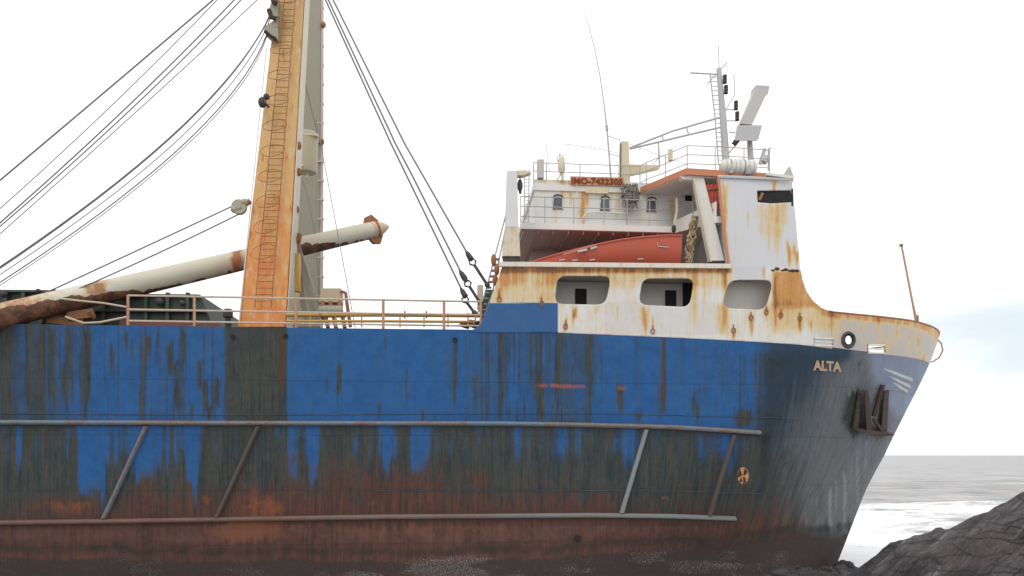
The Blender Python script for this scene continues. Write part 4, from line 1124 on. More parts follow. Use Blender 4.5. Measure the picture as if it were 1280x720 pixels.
mb.build('pulley_block', weathered('worn_block_paint', (.36, .33, .25), .08, .08, sc=3), mast)
# cylinder on the far leg
mb = MB(); mb.tube([P(385, 166, 1.5), P(385, 168, 1.5), P(384, 212, 1.5), P(384, 216, 1.5)], [.36, .45, .45, .40], 18)
cy = mb.build('vent_cylinder', weathered('dull_cream_paint', (.46, .41, .29), -.02, .02), mast)
mb = MB(); mb.tube([P(384, 216, 1.5), P(384, 223, 1.5)], .07, 7); mb.beam(P(372, 168, 1.2), P(398, 170, 1.2), .1, .3); mb.beam(P(371, 208, 1.2), P(380, 208, 1.2), .1, .3); mb.build('cylinder_bracket', M['cream'], mast)
for (x, y, s) in ((374, 182, 1), (374, 215, 1), (371, 262, 1), (369, 270, .8)):
    mb = MB(); mb.ball(P(x, y, -3.6), .09 * s, .1, .16 * s); mb.build('mast_fitting', M['rust'], mast)

# ---- derrick boom lying across the rail
def boom():
    a, b = P(-30, 402, -6.85), P(466, 287.5, -.6)
    n_ = 60; t = (b - a).normalized(); s = t.cross(Vector((0, 0, 1))).normalized(); u = s.cross(t)
    vs = []; att = []; seg = 22
    for i in range(n_ + 1):
        q = i / n_; c = a + (b - a) * q
        r = (.41 + .02 * math.sin(q * 3)) * (1 - .16 * q)
        for k in range(seg):
            an = 2 * math.pi * k / seg
            p = c + (s * math.cos(an) + u * math.sin(an)) * r
            vs.append(p)
    V = np.array([v[:] for v in vs])
    Fq = np.array([(i * seg + k, i * seg + (k + 1) % seg, (i + 1) * seg + (k + 1) % seg, (i + 1) * seg + k) for i in range(n_) for k in range(seg)])
    px, py = proj(V[:, 0], V[:, 1], V[:, 2])
    an = np.tile(np.sin(2 * np.pi * np.arange(seg) / seg), n_ + 1)
    # flaked paint: bare dark rust along the lower side, wider towards the fallen end
    under = np.interp(px, [-30, 0, 60, 110, 150, 200, 295, 365, 372, 395, 440, 480], [.55, .5, .35, .05, -.3, -.75, -.75, -.75, .25, .0, -.8, -.8])
    bare = .5 + (under - an) * 1.2 + .9 * (fbm(px / 8, an * 2 + 30) - .5)
    at = {'bare': bare, 'rust': .5 * boxm(px, py, 105, 135, 340, 372, 14) + .8 * boxm(px, py, 290, 302, 300, 345, 6) + .55 * smooth((110 - px) / 90)}
    o = mesh_from_np('derrick_boom', V, Fq, boom_mat(), ship, at)
    return o, a, b, s, u, t
def boom_mat():
    n = N('boom_flaking_paint')
    b = n.noise(3, 9, .7); fine = n.noise(14, 7, .7); s = n.noise(1.2, 5, .6)
    base = n.mix(s, (.52, .49, .38), (.60, .57, .48))
    v = n.math('ADD', n.math('MULTIPLY', n.attr('rust'), .5), n.math('ADD', n.math('MULTIPLY', b, .6), n.math('MULTIPLY', fine, .2)))
    c = n.mix(n.ss(v, .46, .66, .7), base, (.46, .30, .14))
    c = n.mix(n.ss(v, .58, .72, .85), c, (.33, .13, .05))
    bm_ = n.ss(n.math('ADD', n.attr('bare'), n.math('MULTIPLY', n.math('SUBTRACT', b, .5), .9)), .62, .70)
    c = n.mix(bm_, c, n.mix(n.ss(b, .4, .65), n.mix(fine, (.035, .022, .018), (.11, .05, .03)), (.22, .095, .045)))
    n.bump(n.math('ADD', n.math('MULTIPLY', bm_, -.4), fine), .4, .02)
    return n.out(c, .7)
bo, ba, bb, bs, bu, bt = boom()
mb = MB()
r = .40
ringv = lambda c, r_, k: c + (bs * math.cos(k) + bu * math.sin(k)) * r_
mb.tube([bb - bt * .05, bb + bt * .2, bb + bt * .55, bb + bt * .75], [.36, .35, .2, .08], 16)
mb.build('boom_tip', weathered('rusty_cream_tip', (.58, .46, .34), .12, .15, sc=2), bo)
for sg in (1, -1):
    mb = MB(); c = bb + bt * .02 + bu * sg * .28
    mb.prism([c - bt * .35 - bs * .1, c + bt * .35 - bs * .1, c + bt * .1 + bu * sg * .34 - bs * .1, c - bt * .2 + bu * sg * .28 - bs * .1], bs * .2)
    mb.build('boom_lug', M['rust'], bo)
mb = MB(); mb.tube([bb + bt * .12, bb + bt * .2], .375, 16); mb.build('boom_band', M['rust'], bo)
for px_, y_ in ((440, 292), (404, 302)):
    q = (px_ + 30) / 498; c = ba + (bb - ba) * q
    mb = MB(); mb.tube([c - bt * .03, c + bt * .03], .362, 18); mb.build('boom_band', M['cream'], bo)
# heel fitting by the mast
mb = MB(); mb.beam(P(372, 292, -3.4), P(366, 318, -3.4), .3, .3); mb.tube([P(362, 305, -3.6), P(374, 298, -3.6)], .14, 8); mb.build('gooseneck', M['rust'], ship)

# ---- gear at the mast foot
mb = MB().prism([P(364, 364, -3.9), P(374, 364, -3.9), P(374, 316, -3.9), P(366, 316, -3.9)], (0, .4, 0)); mb.build('control_cabinet', M['yellow'], ship, bevel=.02)
mb = MB(); mb.beam(P(362, 408, -3.8), P(370, 318, -3.8), .12, .2); mb.beam(P(367, 408, -3.8), P(371, 366, -3.8), .2, .2); mb.build('mast_stay_beam', M['cream'], ship)
for a, b, w in (((372, 312), (396, 404), .22), ((371, 330), (384, 404), .2), ((374, 308), (404, 400), .08)): MB().beam(P(*a, -2.6), P(*b, -3.2), w, .2).build('brace', M['mastgrey'], ship)
mb = MB().prism([P(398, 378, -3.5), P(426, 378, -3.5), P(426, 360, -3.5), P(401, 360, -3.5)], (0, .8, 0)); wb = mb.build('winch', weathered('winch_beige', (.48, .38, .26), .04, .05), ship, bevel=.03)
mb = MB()
for x in (403, 413, 424): mb.beam(P(x, 377, -3.4), P(x + 7, 410, -3.6), .14, .2)
mb.beam(P(398, 384, -3.4), P(428, 384, -3.4), .12, .3); mb.beam(P(400, 395, -3.4), P(432, 395, -3.4), .08, .3)
mb.tube([P(426, 364, -3.5), P(432, 366, -3.5), P(434, 382, -3.5), P(438, 409, -3.5)], .07, 7)
mb.build('winch_frame', M['rust'], wb)
mb = MB(); mb.tube([P(399, 389, -3.6), P(428, 389, -3.6)], .22, 12); mb.build('winch_drum', M['mastgrey'], wb)

# ---- main deck railing and pipes
zd = DECK
feet = [on(x, 408, -6.40, zd) for x in (160, 243, 370, 479, 555, 601)]
railing('deck_railing', feet, (1.03, .55, .16), M['rail'], .035, .05)
mb = MB(); mb.tube([P(74, 373, -6.3), P(100, 376, -6.3), P(130, 379, -6.35), P(160, 384, -6.4)], .035, 6)
mb.tube([P(82, 396, -6.3), P(105, 404, -6.35), P(125, 403, -6.4), P(160, 396, -6.4)], .04, 6); mb.build('bent_railing', M['rail'], ship)
mb = MB()
for (ya, r_) in ((393.5, .075), (401.5, .05)): mb.tube([P(358, ya, -5.6), P(480, ya, -5.6), P(602, ya + 1, -5.6)], r_, 8)
for x in (388, 420, 452, 500, 530, 560, 585): mb.beam(P(x, 409, -5.6), P(x, 391, -5.6), .05, .08)
mb.build('deck_pipe', M['yellow'], ship)
mb = MB()
for x in (506, 533, 400): mb.beam(P(x, 398, -5.65), P(x, 389, -5.65), .06, .06)
mb.tube([P(580, 409, -5.2), P(582, 403, -5.2)], .2, 8); mb.tube([P(592, 409, -5.2), P(594, 402, -5.2)], .25, 8); mb.build('pipe_valve', M['rust'], ship)
# vent head
mb = MB(); mb.tube([P(285, 409, -6.1), P(285, 398, -6.1)], .1, 8); v = P(285, 391.5, -6.1); mb.tube([v - Vector((0, 0, .14)), v + Vector((0, 0, .1)), v + Vector((0, 0, .15))], [.17, .17, .1], 12); mb.beam(P(281, 404, -6.1), P(289, 404, -6.1), .08, .2); mb.build('vent_head', M['iron'], ship)

# ---- hatch coaming
mb = MB().prism([P(-250, 412, -4.4), P(268, 412, -4.4), P(250, 368, -4.4), P(150, 367, -4.4), P(140, 363, -4.4), P(-250, 361, -4.4)], (0, 8.6, 0))
hc = mb.build('hatch_coaming', M['green'], ship, bevel=.03)
mb = MB().prism([P(148, 410, -4.7), P(273, 410, -4.7), P(273, 401, -4.7), P(150, 399, -4.7)], (0, .28, 0)); mb.build('coaming_foot', weathered('rusty_coaming_foot', (.16, .06, .045), .05, 0, stain_col=(.2, .1, .07)), hc)
mb = MB()
for x in (8, 30, 52, 96, 130, 183, 210, 235): mb.beam(P(x, 404, -4.5), P(x, 366, -4.5), .12, .16)
mb.beam(P(-200, 386, -4.55), P(258, 389, -4.55), .1, .25); mb.beam(P(-200, 363, -4.5), P(140, 365, -4.5), .08, .2); mb.beam(P(150, 369, -4.5), P(250, 370, -4.5), .08, .2)
mb.build('coaming_stay', M['green'], hc)
for (x, y, s) in ((48, 364, 1), (67, 363, .7), (199, 377, 1.6), (228, 379, 1.2), (5, 367, 1.4)): MB().ball(P(x, y, -4.6), .10 * s, .1, .09 * s).build('coaming_cleat', M['iron'], hc)
for a, b, w in (((85, 396), (118, 392), .3), ((60, 400), (105, 404), .25), ((110, 388), (118, 396), .1)): MB().beam(P(*a, -5.6), P(*b, -5.4), w, .3).build('torn_plate', M['rust'], ship)

# ================================================================== rigging
def cable(name, pts, y0, y1, r, mat=None, sag=None):
    q = []; n_ = len(pts)
    arr = np.array(pts, float); tt = np.linspace(0, 1, n_); T = np.linspace(0, 1, 24)
    if n_ == 3:
        cf = [np.polyfit(tt, arr[:, k], 2) for k in (0, 1)]; xy = [np.polyval(c, T) for c in cf]
    else: xy = [np.interp(T, tt, arr[:, k]) for k in (0, 1)]
    mb = MB().tube([P(a, b, y0 + (y1 - y0) * t) for a, b, t in zip(xy[0], xy[1], T)], r, 6)
    return mb.build(name, mat or M['wire'], ship, 60)
for pts, r in [([(-200, 392), (80, 158), (362, -82)], .040), ([(-180, 415), (110, 160), (350, -85)], .022), ([(-150, 405), (130, 161), (362, -75)], .034), ([(-155, 410), (131, 167), (364, -68)], .030), ([(-120, 398), (170, 140), (368, -45)], .022),
               ([(-110, 404), (200, 183), (345, 3)], .036), ([(-110, 407), (205, 180), (343, 3)], .026), ([(-110, 412), (200, 195), (339, 20)], .022), ([(-95, 412), (200, 207), (333, 44)], .030), ([(-95, 416), (206, 206), (334, 44)], .020)]:
    cable('topping_wire', pts, -4.3, -3.0, r * .72)
cable('boom_guy_wire', [(-40, 411), (120, 337), (292, 257)], -6.0, -4.5, .026)
cable('boom_guy_wire', [(-60, 424), (110, 356), (298, 268)], -6.9, -4.5, .026)
stays = [([(372, -75), (407, 0), (489, 180), (508.5, 220), (578, 364)], (580, 372), (593, 391)), ([(376, -75), (410.5, 0), (494.5, 180), (515.6, 220), (577, 342)], (583, 352), (601, 380)), ([(379, -75), (416.5, 0), (506, 180), (529, 220), (585, 318)], (589, 325), (609, 356))]
for pts, m_, e_ in stays:
    k = len(pts); arr = pts
    ys = np.interp([p[1] for p in pts], [-75, pts[-1][1]], [-2.6, -6.1])
    o = MB().tube([P(*p, y) for p, y in zip(pts, ys)], .034, 6).build('stay_wire', M['wire'], ship, 60)
    a, b, c = P(*pts[-1], -6.1), P(*m_, -6.15), P(*e_, -6.25)
    d_ = (c - a).normalized(); s_ = d_.cross(Vector((0, 1, 0)))
    mb = MB(); mb.tube([a - d_ * .15, a, a + d_ * .22, b], [.03, .09, .11, .06], 8)
    mb.tube([b + s_ * .09, b + d_ * .12 + s_ * .12, b + d_ * .24, b + d_ * .12 - s_ * .12, b - s_ * .09], .035, 6, closed=True)
    mb.tube([b + d_ * .2, c], .055, 7); mb.ball(c, .1, .08, .1)
    mb.build('turnbuckle', M['iron'], o)
cable('loose_line', [(395, 150), (418, 270), (444, 410)], -2.5, -5.5, .014)
cable('loose_line', [(380, 96), (390, 140), (398, 170)], -2.5, 2.0, .014)
cable('loose_line', [(377, 222), (394, 300), (398, 400)], 1.0, 1.0, .016)
cable('aerial_wire', [(706, 180), (735, 184), (776, 192)], -4.0, -4.0, .010, M['pale'])
cable('aerial_wire', [(787, 180), (830, 196), (860, 206)], -4.0, -4.2, .010, M['pale'])

# inclined ladder at the aft end of the house
mb = MB()
for off in (0, 9): mb.tube([P(592 + off, 405, -5.8), P(606 + off, 368, -5.8), P(634 + off * .3, 262, -5.8)], .028, 6)
for k in range(12):
    t = k / 12; mb.beam(P(596 + t * 24, 402 - t * 85, -5.8), P(603 + t * 22, 402 - t * 85, -5.8), .03, .3)
mb.build('inclined_ladder', M['pale'], ship)
mb = MB().prism([P(600, 400, -5.2), P(614, 400, -5.2), P(622, 362, -5.2), P(606, 362, -5.2)], (0, .1, 0)); mb.build('green_locker', plain('dark_green_locker', (.03, .075, .055), .6), ship)
mb = MB().prism([P(597, 384, -4.6), P(604, 384, -4.6), P(604, 356, -4.6), P(597, 356, -4.6)], (0, .5, 0)); mb.build('cream_locker', M['cream'], ship)
for (x, y) in ((619, 350), (621, 337), (617, 325)): MB().ball(P(x, y, -6.0), .1, .1, .22).build('ladder_fitting', M['rust'], ship)

# welded eyes with rust round the plating
for (x, y) in ((624, 374), (677, 379), (707, 408), (816, 414), (917, 413), (939, 397), (958, 390), (976, 394), (1000, 398)):
    v = hit(x, y, .03); mb = MB()
    mb.tube([v + Vector((.07 * math.cos(a), 0, .09 * math.sin(a))) for a in np.linspace(0, 2 * math.pi, 10, endpoint=False)], .022, 5, closed=True)
    mb.tube([v + Vector((0, 0, .08)), v + Vector((0, 0, .22))], .02, 5); mb.build('welded_eye', M['rust'], ship)
# rust lumps along the block's foot and front edge
mb = MB()
for (x, y, s) in ((971, 336, 1.0), (966, 338, .7), (982, 337, .9), (978, 338, .6), (991, 338.5, 1.0), (996, 338.5, .9), (987, 338.5, .7)):
    mb.ball(hit(x, y, .01), .11 * s, .03, .06 * s, 8, 6)
mb.build('flaked_seam', M['darkrust'], ship)

# flagstaff and hose loop at the bow
v = P(1146, 404, -.6); mb = MB(); mb.tube([v, P(1141, 380, -.6), P(1127, 307, -.6)], [.07, .05, .045], 7); fs_ = mb.build('flagstaff', weathered('rusty_staff', (.48, .28, .2), .05, .1), ship)
mb = MB(); mb.tube([v - Vector((0, 0, .4)), v + Vector((0, 0, .35))], .08, 8); mb.ball(P(1126.5, 306.5, -.6), .09, .09, .07); mb.build('staff_socket', M['rust'], fs_)
mb = MB(); mb.tube([P(x, y, -.3) for x, y in ((1169, 422), (1176.5, 429), (1178.5, 438), (1174, 447), (1166, 452), (1157, 454))], .03, 6); mb.build('hanging_loop', M['rust'], ship)
mb = MB(); mb.beam(P(1151, 462, -.45), P(1159, 449, -.35), .22, .12); mb.build('stem_fitting', M['darkrust'], ship)

# ================================================================== loose things on the ship
# lifeboat
def lifeboat():
    c = P(752, 327, -5.5)
    th = ship_thing('lifeboat', c, 'faded red lifeboat lying on the boat deck under the white upper house', 'lifeboat')
    xa, xb = P(655, 327, -5.5).x - c.x, P(843, 327, -5.5).x - c.x
    n_ = 40; m_ = 17; vs = []
    top = [P(x, y, -6.0 - .5 * min(1, (x - 655) / 100)) - c for x, y in ((656, 327), (700, 316.5), (740, 307.5), (775, 300.5), (800, 297.5), (830, 295), (852, 294))]
    tx = np.array([v.x for v in top]); tz = np.array([v.z for v in top])
    zbot = -.55
    for i in range(n_ + 1):
        q = i / n_; x = xa + (xb - xa) * q
        hw = 1.05 * (math.sin(min(1, q / .62) * math.pi / 2) ** .8) * (1 - .12 * max(0, (q - .8) / .2) ** 2) + .02
        zt_ = float(np.interp(x, tx, tz))
        keel = zbot + (zt_ - zbot) * .55 * (1 - min(1, q / .35)) ** 2
        for k in range(m_):
            a = math.pi * k / (m_ - 1)          # port gunwale, keel, starboard gunwale
            y = -math.cos(a) * hw * (1 - .0 * q); zz = zt_ + (keel - zt_) * (math.sin(a) ** .75)
            vs.append((x, y, zz))
    fs = [(i * m_ + k, i * m_ + k + 1, (i + 1) * m_ + k + 1, (i + 1) * m_ + k) for i in range(n_) for k in range(m_ - 1)]
    fs.append(tuple(n_ * m_ + k for k in range(m_)))
    mb = MB().add(vs, fs); hull = mb.build('boat_hull', M['red'], th, 50)
    # rounded cover closing the top
    vs2 = []
    for i in range(n_ + 1):
        for k in range(9):
            L = Vector(vs[i * m_]); Rr = Vector(vs[i * m_ + m_ - 1]); t = k / 8
            p = L.lerp(Rr, t); p.z += .015 * math.sin(math.pi * t) * min(1, i / 6); vs2.append(p)
    fs2 = [(i * 9 + k, i * 9 + k + 1, (i + 1) * 9 + k + 1, (i + 1) * 9 + k) for i in range(n_) for k in range(8)]
    MB().add(vs2, fs2).build('boat_cover', M['red'], th, 50)
    g = MB(); g.tube([Vector(vs[i * m_]) + Vector((0, -.01, 0)) for i in range(n_ + 1)], .035, 6); g.build('gunwale', M['red'], th)
    hp = MB()
    for (x, y, w) in ((728, 313, 12), (742, 309.5, 8)): hp.beam(P(x - w / 2, y + 1.5, -6.52) - c, P(x + w / 2, y - 1, -6.52) - c, .07, .05)
    hp.tube([P(822, 303, -6.56) - c, P(822, 308, -6.56) - c, P(836, 309, -6.56) - c], .018, 5)
    for x, y in ((702, 325), (718, 325.5), (740, 325), (785, 310), (800, 324)): hp.beam(P(x - 3, y, -6.5) - c, P(x + 4, y - .6, -6.5) - c, .035, .05)
    hp.build('grab_line', M['pale'], th)
    bl = MB(); bl.beam(P(704, 318, -6.45) - c, P(745, 306, -6.5) - c, .05, .04); bl.build('rub_rail', weathered('faded_pink_rail', (.5, .2, .15), -.1, -.1), th)
lifeboat()

# life raft canister on its cradle
c = P(923, 218, -6.2)
th = ship_thing('life_raft_canister', c, 'white ribbed life raft canister lying on the wheelhouse roof edge', 'life raft')
def cap_pts(xa, xb, r): 
    L = xb - xa; out = []
    for t in (0, .02, .07, .14, .3, .5, .7, .86, .93, .98, 1.0):
        e = min(t, 1 - t); rr = r * (math.sqrt(max(0, 1 - (1 - min(1, e / .16)) ** 2)) * .96 + .04); out.append((xa + L * t, rr))
    return out
xa, xb = P(899, 210, -6.2).x - c.x, P(946, 210, -6.2).x - c.x
zc_ = P(923, 209.5, -6.2).z - c.z
pp = cap_pts(xa, xb, .29)
sh = MB().tube([(x, 0, zc_) for x, r_ in pp], [r_ for x, r_ in pp], 20).build('canister_shell', M['raft'], th, 50)
for k in range(7):
    x = xa + (xb - xa) * (.14 + k * .12)
    MB().tube([(x - .012, 0, zc_), (x + .012, 0, zc_)], .298, 20).build('band', M['iron'] if k in (1, 4) else M['pale'], sh)
mb = MB()
for f in (.25, .7): 
    x = xa + (xb - xa) * f; mb.beam((x, -.3, -.02), (x, .3, -.02), .08, .1); mb.beam((x, -.3, 0), (x, -.28, zc_), .04, .04)
mb.build('cradle', M['pale'], th)

# red gas cylinders on the wing
for i, (x, lab) in enumerate([(884, 'leftmost red gas cylinder in the rack beside the wheelhouse wall'), (889, 'middle red gas cylinder in the rack beside the wheelhouse wall'), (894, 'red gas cylinder right against the edge of the wheelhouse wall')]):
    top, bot = P(x, 229, -6.15), P(x + 2.0, 262, -6.15)
    th = ship_thing('gas_cylinder', bot, lab, 'gas cylinder', 'red gas cylinders on the bridge wing')
    v = top - bot
    MB().tube([(0, 0, 0), v * .88, v * .94, v * .97], [.075, .075, .06, .03], 10).build('cylinder_body', M['redcyl'], th, 50)
    MB().tube([v * .96, v * 1.02], .03, 7).build('valve', M['iron'], th)
mb = MB()
for y in (236, 262.5): mb.beam(P(880, y + 1, -6.25), P(899, y - 1, -6.25), .04, .04)
for x in (880.5, 886.5, 892): mb.tube([P(x, 232, -6.26), P(x + 2.5, 263, -6.26)], .02, 5)
mb.build('cylinder_rack', M['rust'], ship)

# hanging grey net
c = P(788, 231, YU - .2)
th = ship_thing('net', c, 'tangled grey net hanging on the house wall under the cream post', 'net')
mb = MB(); rr = random.Random(4)
for k in range(95):
    x0 = rr.uniform(779, 797); pts = []; x = x0; y = rr.uniform(229, 235)
    yend = y + rr.uniform(14, 34) * (1 - abs(x0 - 788) / 22)
    while y < yend:
        pts.append(P(x, y, YU - .2 - rr.uniform(0, .25)) - c); x += rr.uniform(-2.2, 2.2); y += rr.uniform(2, 4)
    if len(pts) > 2: mb.tube(pts, rr.uniform(.016, .03), 4)
for k in range(40):
    cx_, cy_ = rr.uniform(779, 797), rr.uniform(234, 258)
    mb.tube([P(cx_ + 2.6 * math.cos(a), cy_ + 3 * math.sin(a), YU - .25) - c for a in np.linspace(0, 6.28, 8, endpoint=False)], .018, 4, closed=True)
mb.tube([P(784, 262, YU - .2) - c, P(783, 272, YU - .2) - c, P(784, 284, YU - .2) - c], .02, 4)
mb.build('net_cords', M['net'], th)

# tan rope bundle hanging beside the lifeboat
c = P(866, 285, -5.6)
th = ship_thing('rope_bundle', c, 'tan rope bundle hanging behind the white davit strut beside the red lifeboat', 'rope')
mb = MB(); rr = random.Random(8)
for k in range(16):
    pts = [P(868 - 8 * t + rr.uniform(-3, 3) * (1 if t > .15 else .2) + 3 * math.sin(t * 7 + k), 270 + 58 * t, -5.6 - rr.uniform(0, .3)) - c for t in np.linspace(0, 1, 12)]
    mb.tube(pts, .03, 5)
mb.build('rope_strands', M['rope'], th)

# anchor in its pocket
v = hit(1090, 520); nrm = hull_normal(v); up = Vector((0, 0, 1)); tx_ = nrm.cross(up).normalized(); 
if tx_.x < 0: tx_ = -tx_
th = ship_thing('anchor', hit(1090, 540), 'dark rusty anchor stowed against the bow, flukes up', 'anchor')
c = hit(1090, 540)
def A(px, py, off): return hit(px, py, off) - c
for q, o0 in (([(1072, 489), (1075.5, 488), (1070, 535), (1064, 535)], .05), ([(1079, 488), (1084.5, 488), (1088, 540), (1081, 540)], .22), ([(1104, 488), (1110, 487), (1106.5, 538), (1098.5, 541)], .18)):
    mb = MB(); f0 = [A(*p, o0) for p in q]
    tipn = nrm * .06
    mb.hexa([f0[3], f0[2], f0[2] + nrm * .10, f0[3] + nrm * .10, f0[0], f0[1], f0[1] + tipn, f0[0] + tipn]); mb.build('fluke', M['darkrust'], th, bevel=.02)
mb = MB(); mb.beam(A(1072, 490, .12), A(1083, 488.5, .28), .09, .08); mb.build('fluke_bridge', M['darkrust'], th)
mb = MB(); q = [A(1063, 534, .03), A(1076, 540, .03), A(1092, 543.5, .03), A(1112, 540.5, .03), A(1103, 537.5, .03), A(1088, 535, .03)]
mb.prism(q, nrm * .3); mb.build('crown', M['darkrust'], th, bevel=.03)
mb = MB(); mb.beam(A(1092, 520, .2), A(1103.5, 481, .12), .13, .12); mb.build('shank', M['darkrust'], th)
mb = MB(); mb.beam(A(1092, 524, .3), A(1102, 538, .4), .1, .1); mb.build('shank_stay', M['darkrust'], th)

# ================================================================== setting: sea, shore, rocks
def sea():
    ds = np.concatenate([np.linspace(6, 34, 36)[:-1], np.linspace(34, 150, 330)[:-1], np.geomspace(150, 30000, 130)])
    us = np.concatenate([np.linspace(-2.6, .3, 40)[:-1], np.linspace(.3, .8, 240)[:-1], np.linspace(.8, 2.6, 24)])
    D, U = np.meshgrid(ds, us, indexing='ij'); X = D * U
    amp = np.clip((D - 33) / 14, .04, 1) * np.clip(420 / D, 0, 1)
    Zs = amp * (.55 * (fbm(X / 34 + 3, D / 9 + 7, 4) - .5) * 2 + .22 * (fbm(X / 6, D / 2.2, 3) - .5) * 2 + .35 * np.maximum(0, np.sin(D / 9.5 + 2.4 * fbm(X / 40, D / 40))) ** 3 * fbm(X / 22, D / 30 + 5))
    V = np.stack([X, D, Zs - .1], -1).reshape(-1, 3)
    # white water over the shallows near the ship
    fo = np.clip(1.2 - np.abs(D - 54) / 38, -.6, .85) + 1.0 * (fbm(X / 16, D / 10) - .5) + .35 * smooth((44 - D) / 8)
    fo = np.maximum(fo, 1.1 * (fbm(X / 30, D / 9 + 40) - .36) * smooth((D - 75) / 40) * np.clip(300 / D, 0, 1))
    n = N('sea_water')
    a = n.attr('foam'); fine = n.noise(1.4, 9, .7, (.6, 1, 1)); sm = n.noise(.25, 6, .6, (.35, 1, 1)); tiny = n.noise(5, 6, .7)
    v = n.math('ADD', a, n.math('ADD', n.math('MULTIPLY', n.math('SUBTRACT', fine, .5), 1.1), n.math('MULTIPLY', n.math('SUBTRACT', sm, .5), 1.3)))
    fm = n.ss(v, .36, .82)
    col = n.mix(n.ss(sm, .35, .65), (.14, .155, .155), (.33, .295, .28))
    c = n.mix(fm, col, n.mix(n.ss(tiny, .3, .6), (.70, .72, .735), (.88, .88, .88)))
    n.bump(sm, .5, .5); n.bump(fine, .4, .12); n.bump(tiny, .2, .03)
    m = n.out(c, n.math('ADD', n.math('MULTIPLY', fm, .5), .32), 0, .5)
    o = mesh_from_np('sea', V, grid_faces(*D.shape, flip=True), m, None, {'foam': fo.ravel()})
    tag(o, 'grey green sea with white surf behind the bow', 'sea', kind='structure')
sea()

def rock_material(name, tone=1.0, strat=False):
    n = N(name)
    mp_ = n.n('ShaderNodeMapping'); mp_.inputs['Rotation'].default_value = (R(20), R(-30), R(25)); mp_.inputs['Scale'].default_value = (.5, 1.2, 5.0)
    n.l(n.tc.outputs['Object'], mp_.inputs['Vector'])
    def nzz(scale, det=9, ro=.7):
        x = n.n('ShaderNodeTexNoise'); x.inputs['Scale'].default_value = scale; x.inputs['Detail'].default_value = det; x.inputs['Roughness'].default_value = ro
        n.l(mp_.outputs[0], x.inputs['Vector']); return x.outputs['Fac']
    if strat:
        sp = n.n('ShaderNodeSeparateXYZ'); n.l(n.tc.outputs['Object'], sp.inputs[0])
        cb = n.n('ShaderNodeCombineXYZ'); n.l(n.attr('layer'), cb.inputs[0]); n.l(sp.outputs['X'], cb.inputs[1]); n.l(sp.outputs['Y'], cb.inputs[2])
        n.t.links.remove(mp_.inputs['Vector'].links[0]); n.l(cb.outputs[0], mp_.inputs['Vector'])
        mp_.inputs['Rotation'].default_value = (0, 0, 0); mp_.inputs['Scale'].default_value = (1.3, .16, .16)
    lay = nzz(1.6); lay2 = nzz(6.0); b = n.noise(1.2, 8, .65); fine = n.noise(22, 8, .75)
    c = n.mix(n.ss(lay, .42, .58), tuple(x * tone for x in (.032, .030, .033)), tuple(x * tone for x in (.095, .083, .088)))
    c = n.mix(n.ss(b, .5, .72, .6), c, tuple(x * tone for x in (.15, .12, .12)))
    c = n.mix(n.ss(lay2, .59, .66, .9), c, tuple(x * tone for x in (.30, .28, .275)))
    c = n.mix(n.ss(lay2, .42, .32, .9), c, (.012, .011, .012))
    c = n.mix(n.ss(n.attr('tan'), .3, .8, .7), c, n.mix(lay2, (.20, .16, .10), (.38, .33, .23)))
    c = n.mix(n.ss(n.noise(.45, 4, .5, w=(2, 5, 1)), .45, .62, .55), c, n.mix(lay, tuple(x * tone for x in (.095, .078, .079)), tuple(x * tone for x in (.20, .165, .162))))
    c = n.mix(n.ss(lay2, .42, .34, .85), c, (.013, .012, .013))
    vo = n.n('ShaderNodeTexVoronoi'); vo.feature = 'DISTANCE_TO_EDGE'; vo.inputs['Scale'].default_value = 1.7
    vm = n.n('ShaderNodeMapping'); vm.inputs['Rotation'].default_value = (R(15), R(-42), R(20)); vm.inputs['Scale'].default_value = (.32, .8, 3.0)
    va = n.n('ShaderNodeVectorMath'); va.operation = 'ADD'; vs_ = n.n('ShaderNodeVectorMath'); vs_.operation = 'SCALE'; vs_.inputs['Scale'].default_value = .35
    nn_ = n.n('ShaderNodeTexNoise'); nn_.inputs['Scale'].default_value = 1.6; nn_.inputs['Detail'].default_value = 5; n.l(n.tc.outputs['Object'], nn_.inputs['Vector'])
    n.l(nn_.outputs['Color'], vs_.inputs[0]); n.l(n.tc.outputs['Object'], va.inputs[0]); n.l(vs_.outputs[0], va.inputs[1]); n.l(va.outputs[0], vm.inputs['Vector']); n.l(vm.outputs[0], vo.inputs['Vector'])
    crack = n.ss(vo.outputs['Distance'], .045, .0)
    c = n.mix(n.math('MULTIPLY', crack, .65), c, (.01, .0095, .01))
    n.bump(n.math('MULTIPLY', crack, -1.0), .8, .08)
    c = n.mix(n.ss(fine, .56, .74, .6), c, tuple(x * tone for x in (.20, .185, .185)))
    n.bump(lay, 1.0, .3); n.bump(lay2, 1.0, .12); n.bump(fine, .5, .015)
    return n.out(c, n.mix(0.0, (.55, .55, .55), (.5, .5, .5)) if False else .58, 0, .45)
M['rock'] = rock_material('dark_layered_rock', 1.05, True)
M['boulder'] = rock_material('grey_boulder_rock', .85)
M['rockshore'] = rock_material('wet_shore_rock', .7)

def strata(X, D, Z):
    """layered, tilted ledges"""
    w = Z + 1.0 * D - 1.15 * X + .5 * (fbm(X * .4, D * .4) - .5)
    def led(q): f = q - np.floor(q); return smooth(f * 1.25) - f
    global W_STRATA; W_STRATA = w
    return led(w * .75) * .35 * (.3 + 1.2 * fbm(X * .7 + 8, D * .4)) + led(w * 2.6 + .6 * fbm(X * 2, D * 2)) * .17 + led(w * 7 + fbm(X * 3, D * 3)) * .06 + .09 * (np.abs(fbm(X * 3.1, D * 3.1, 4) - .5) - .1)

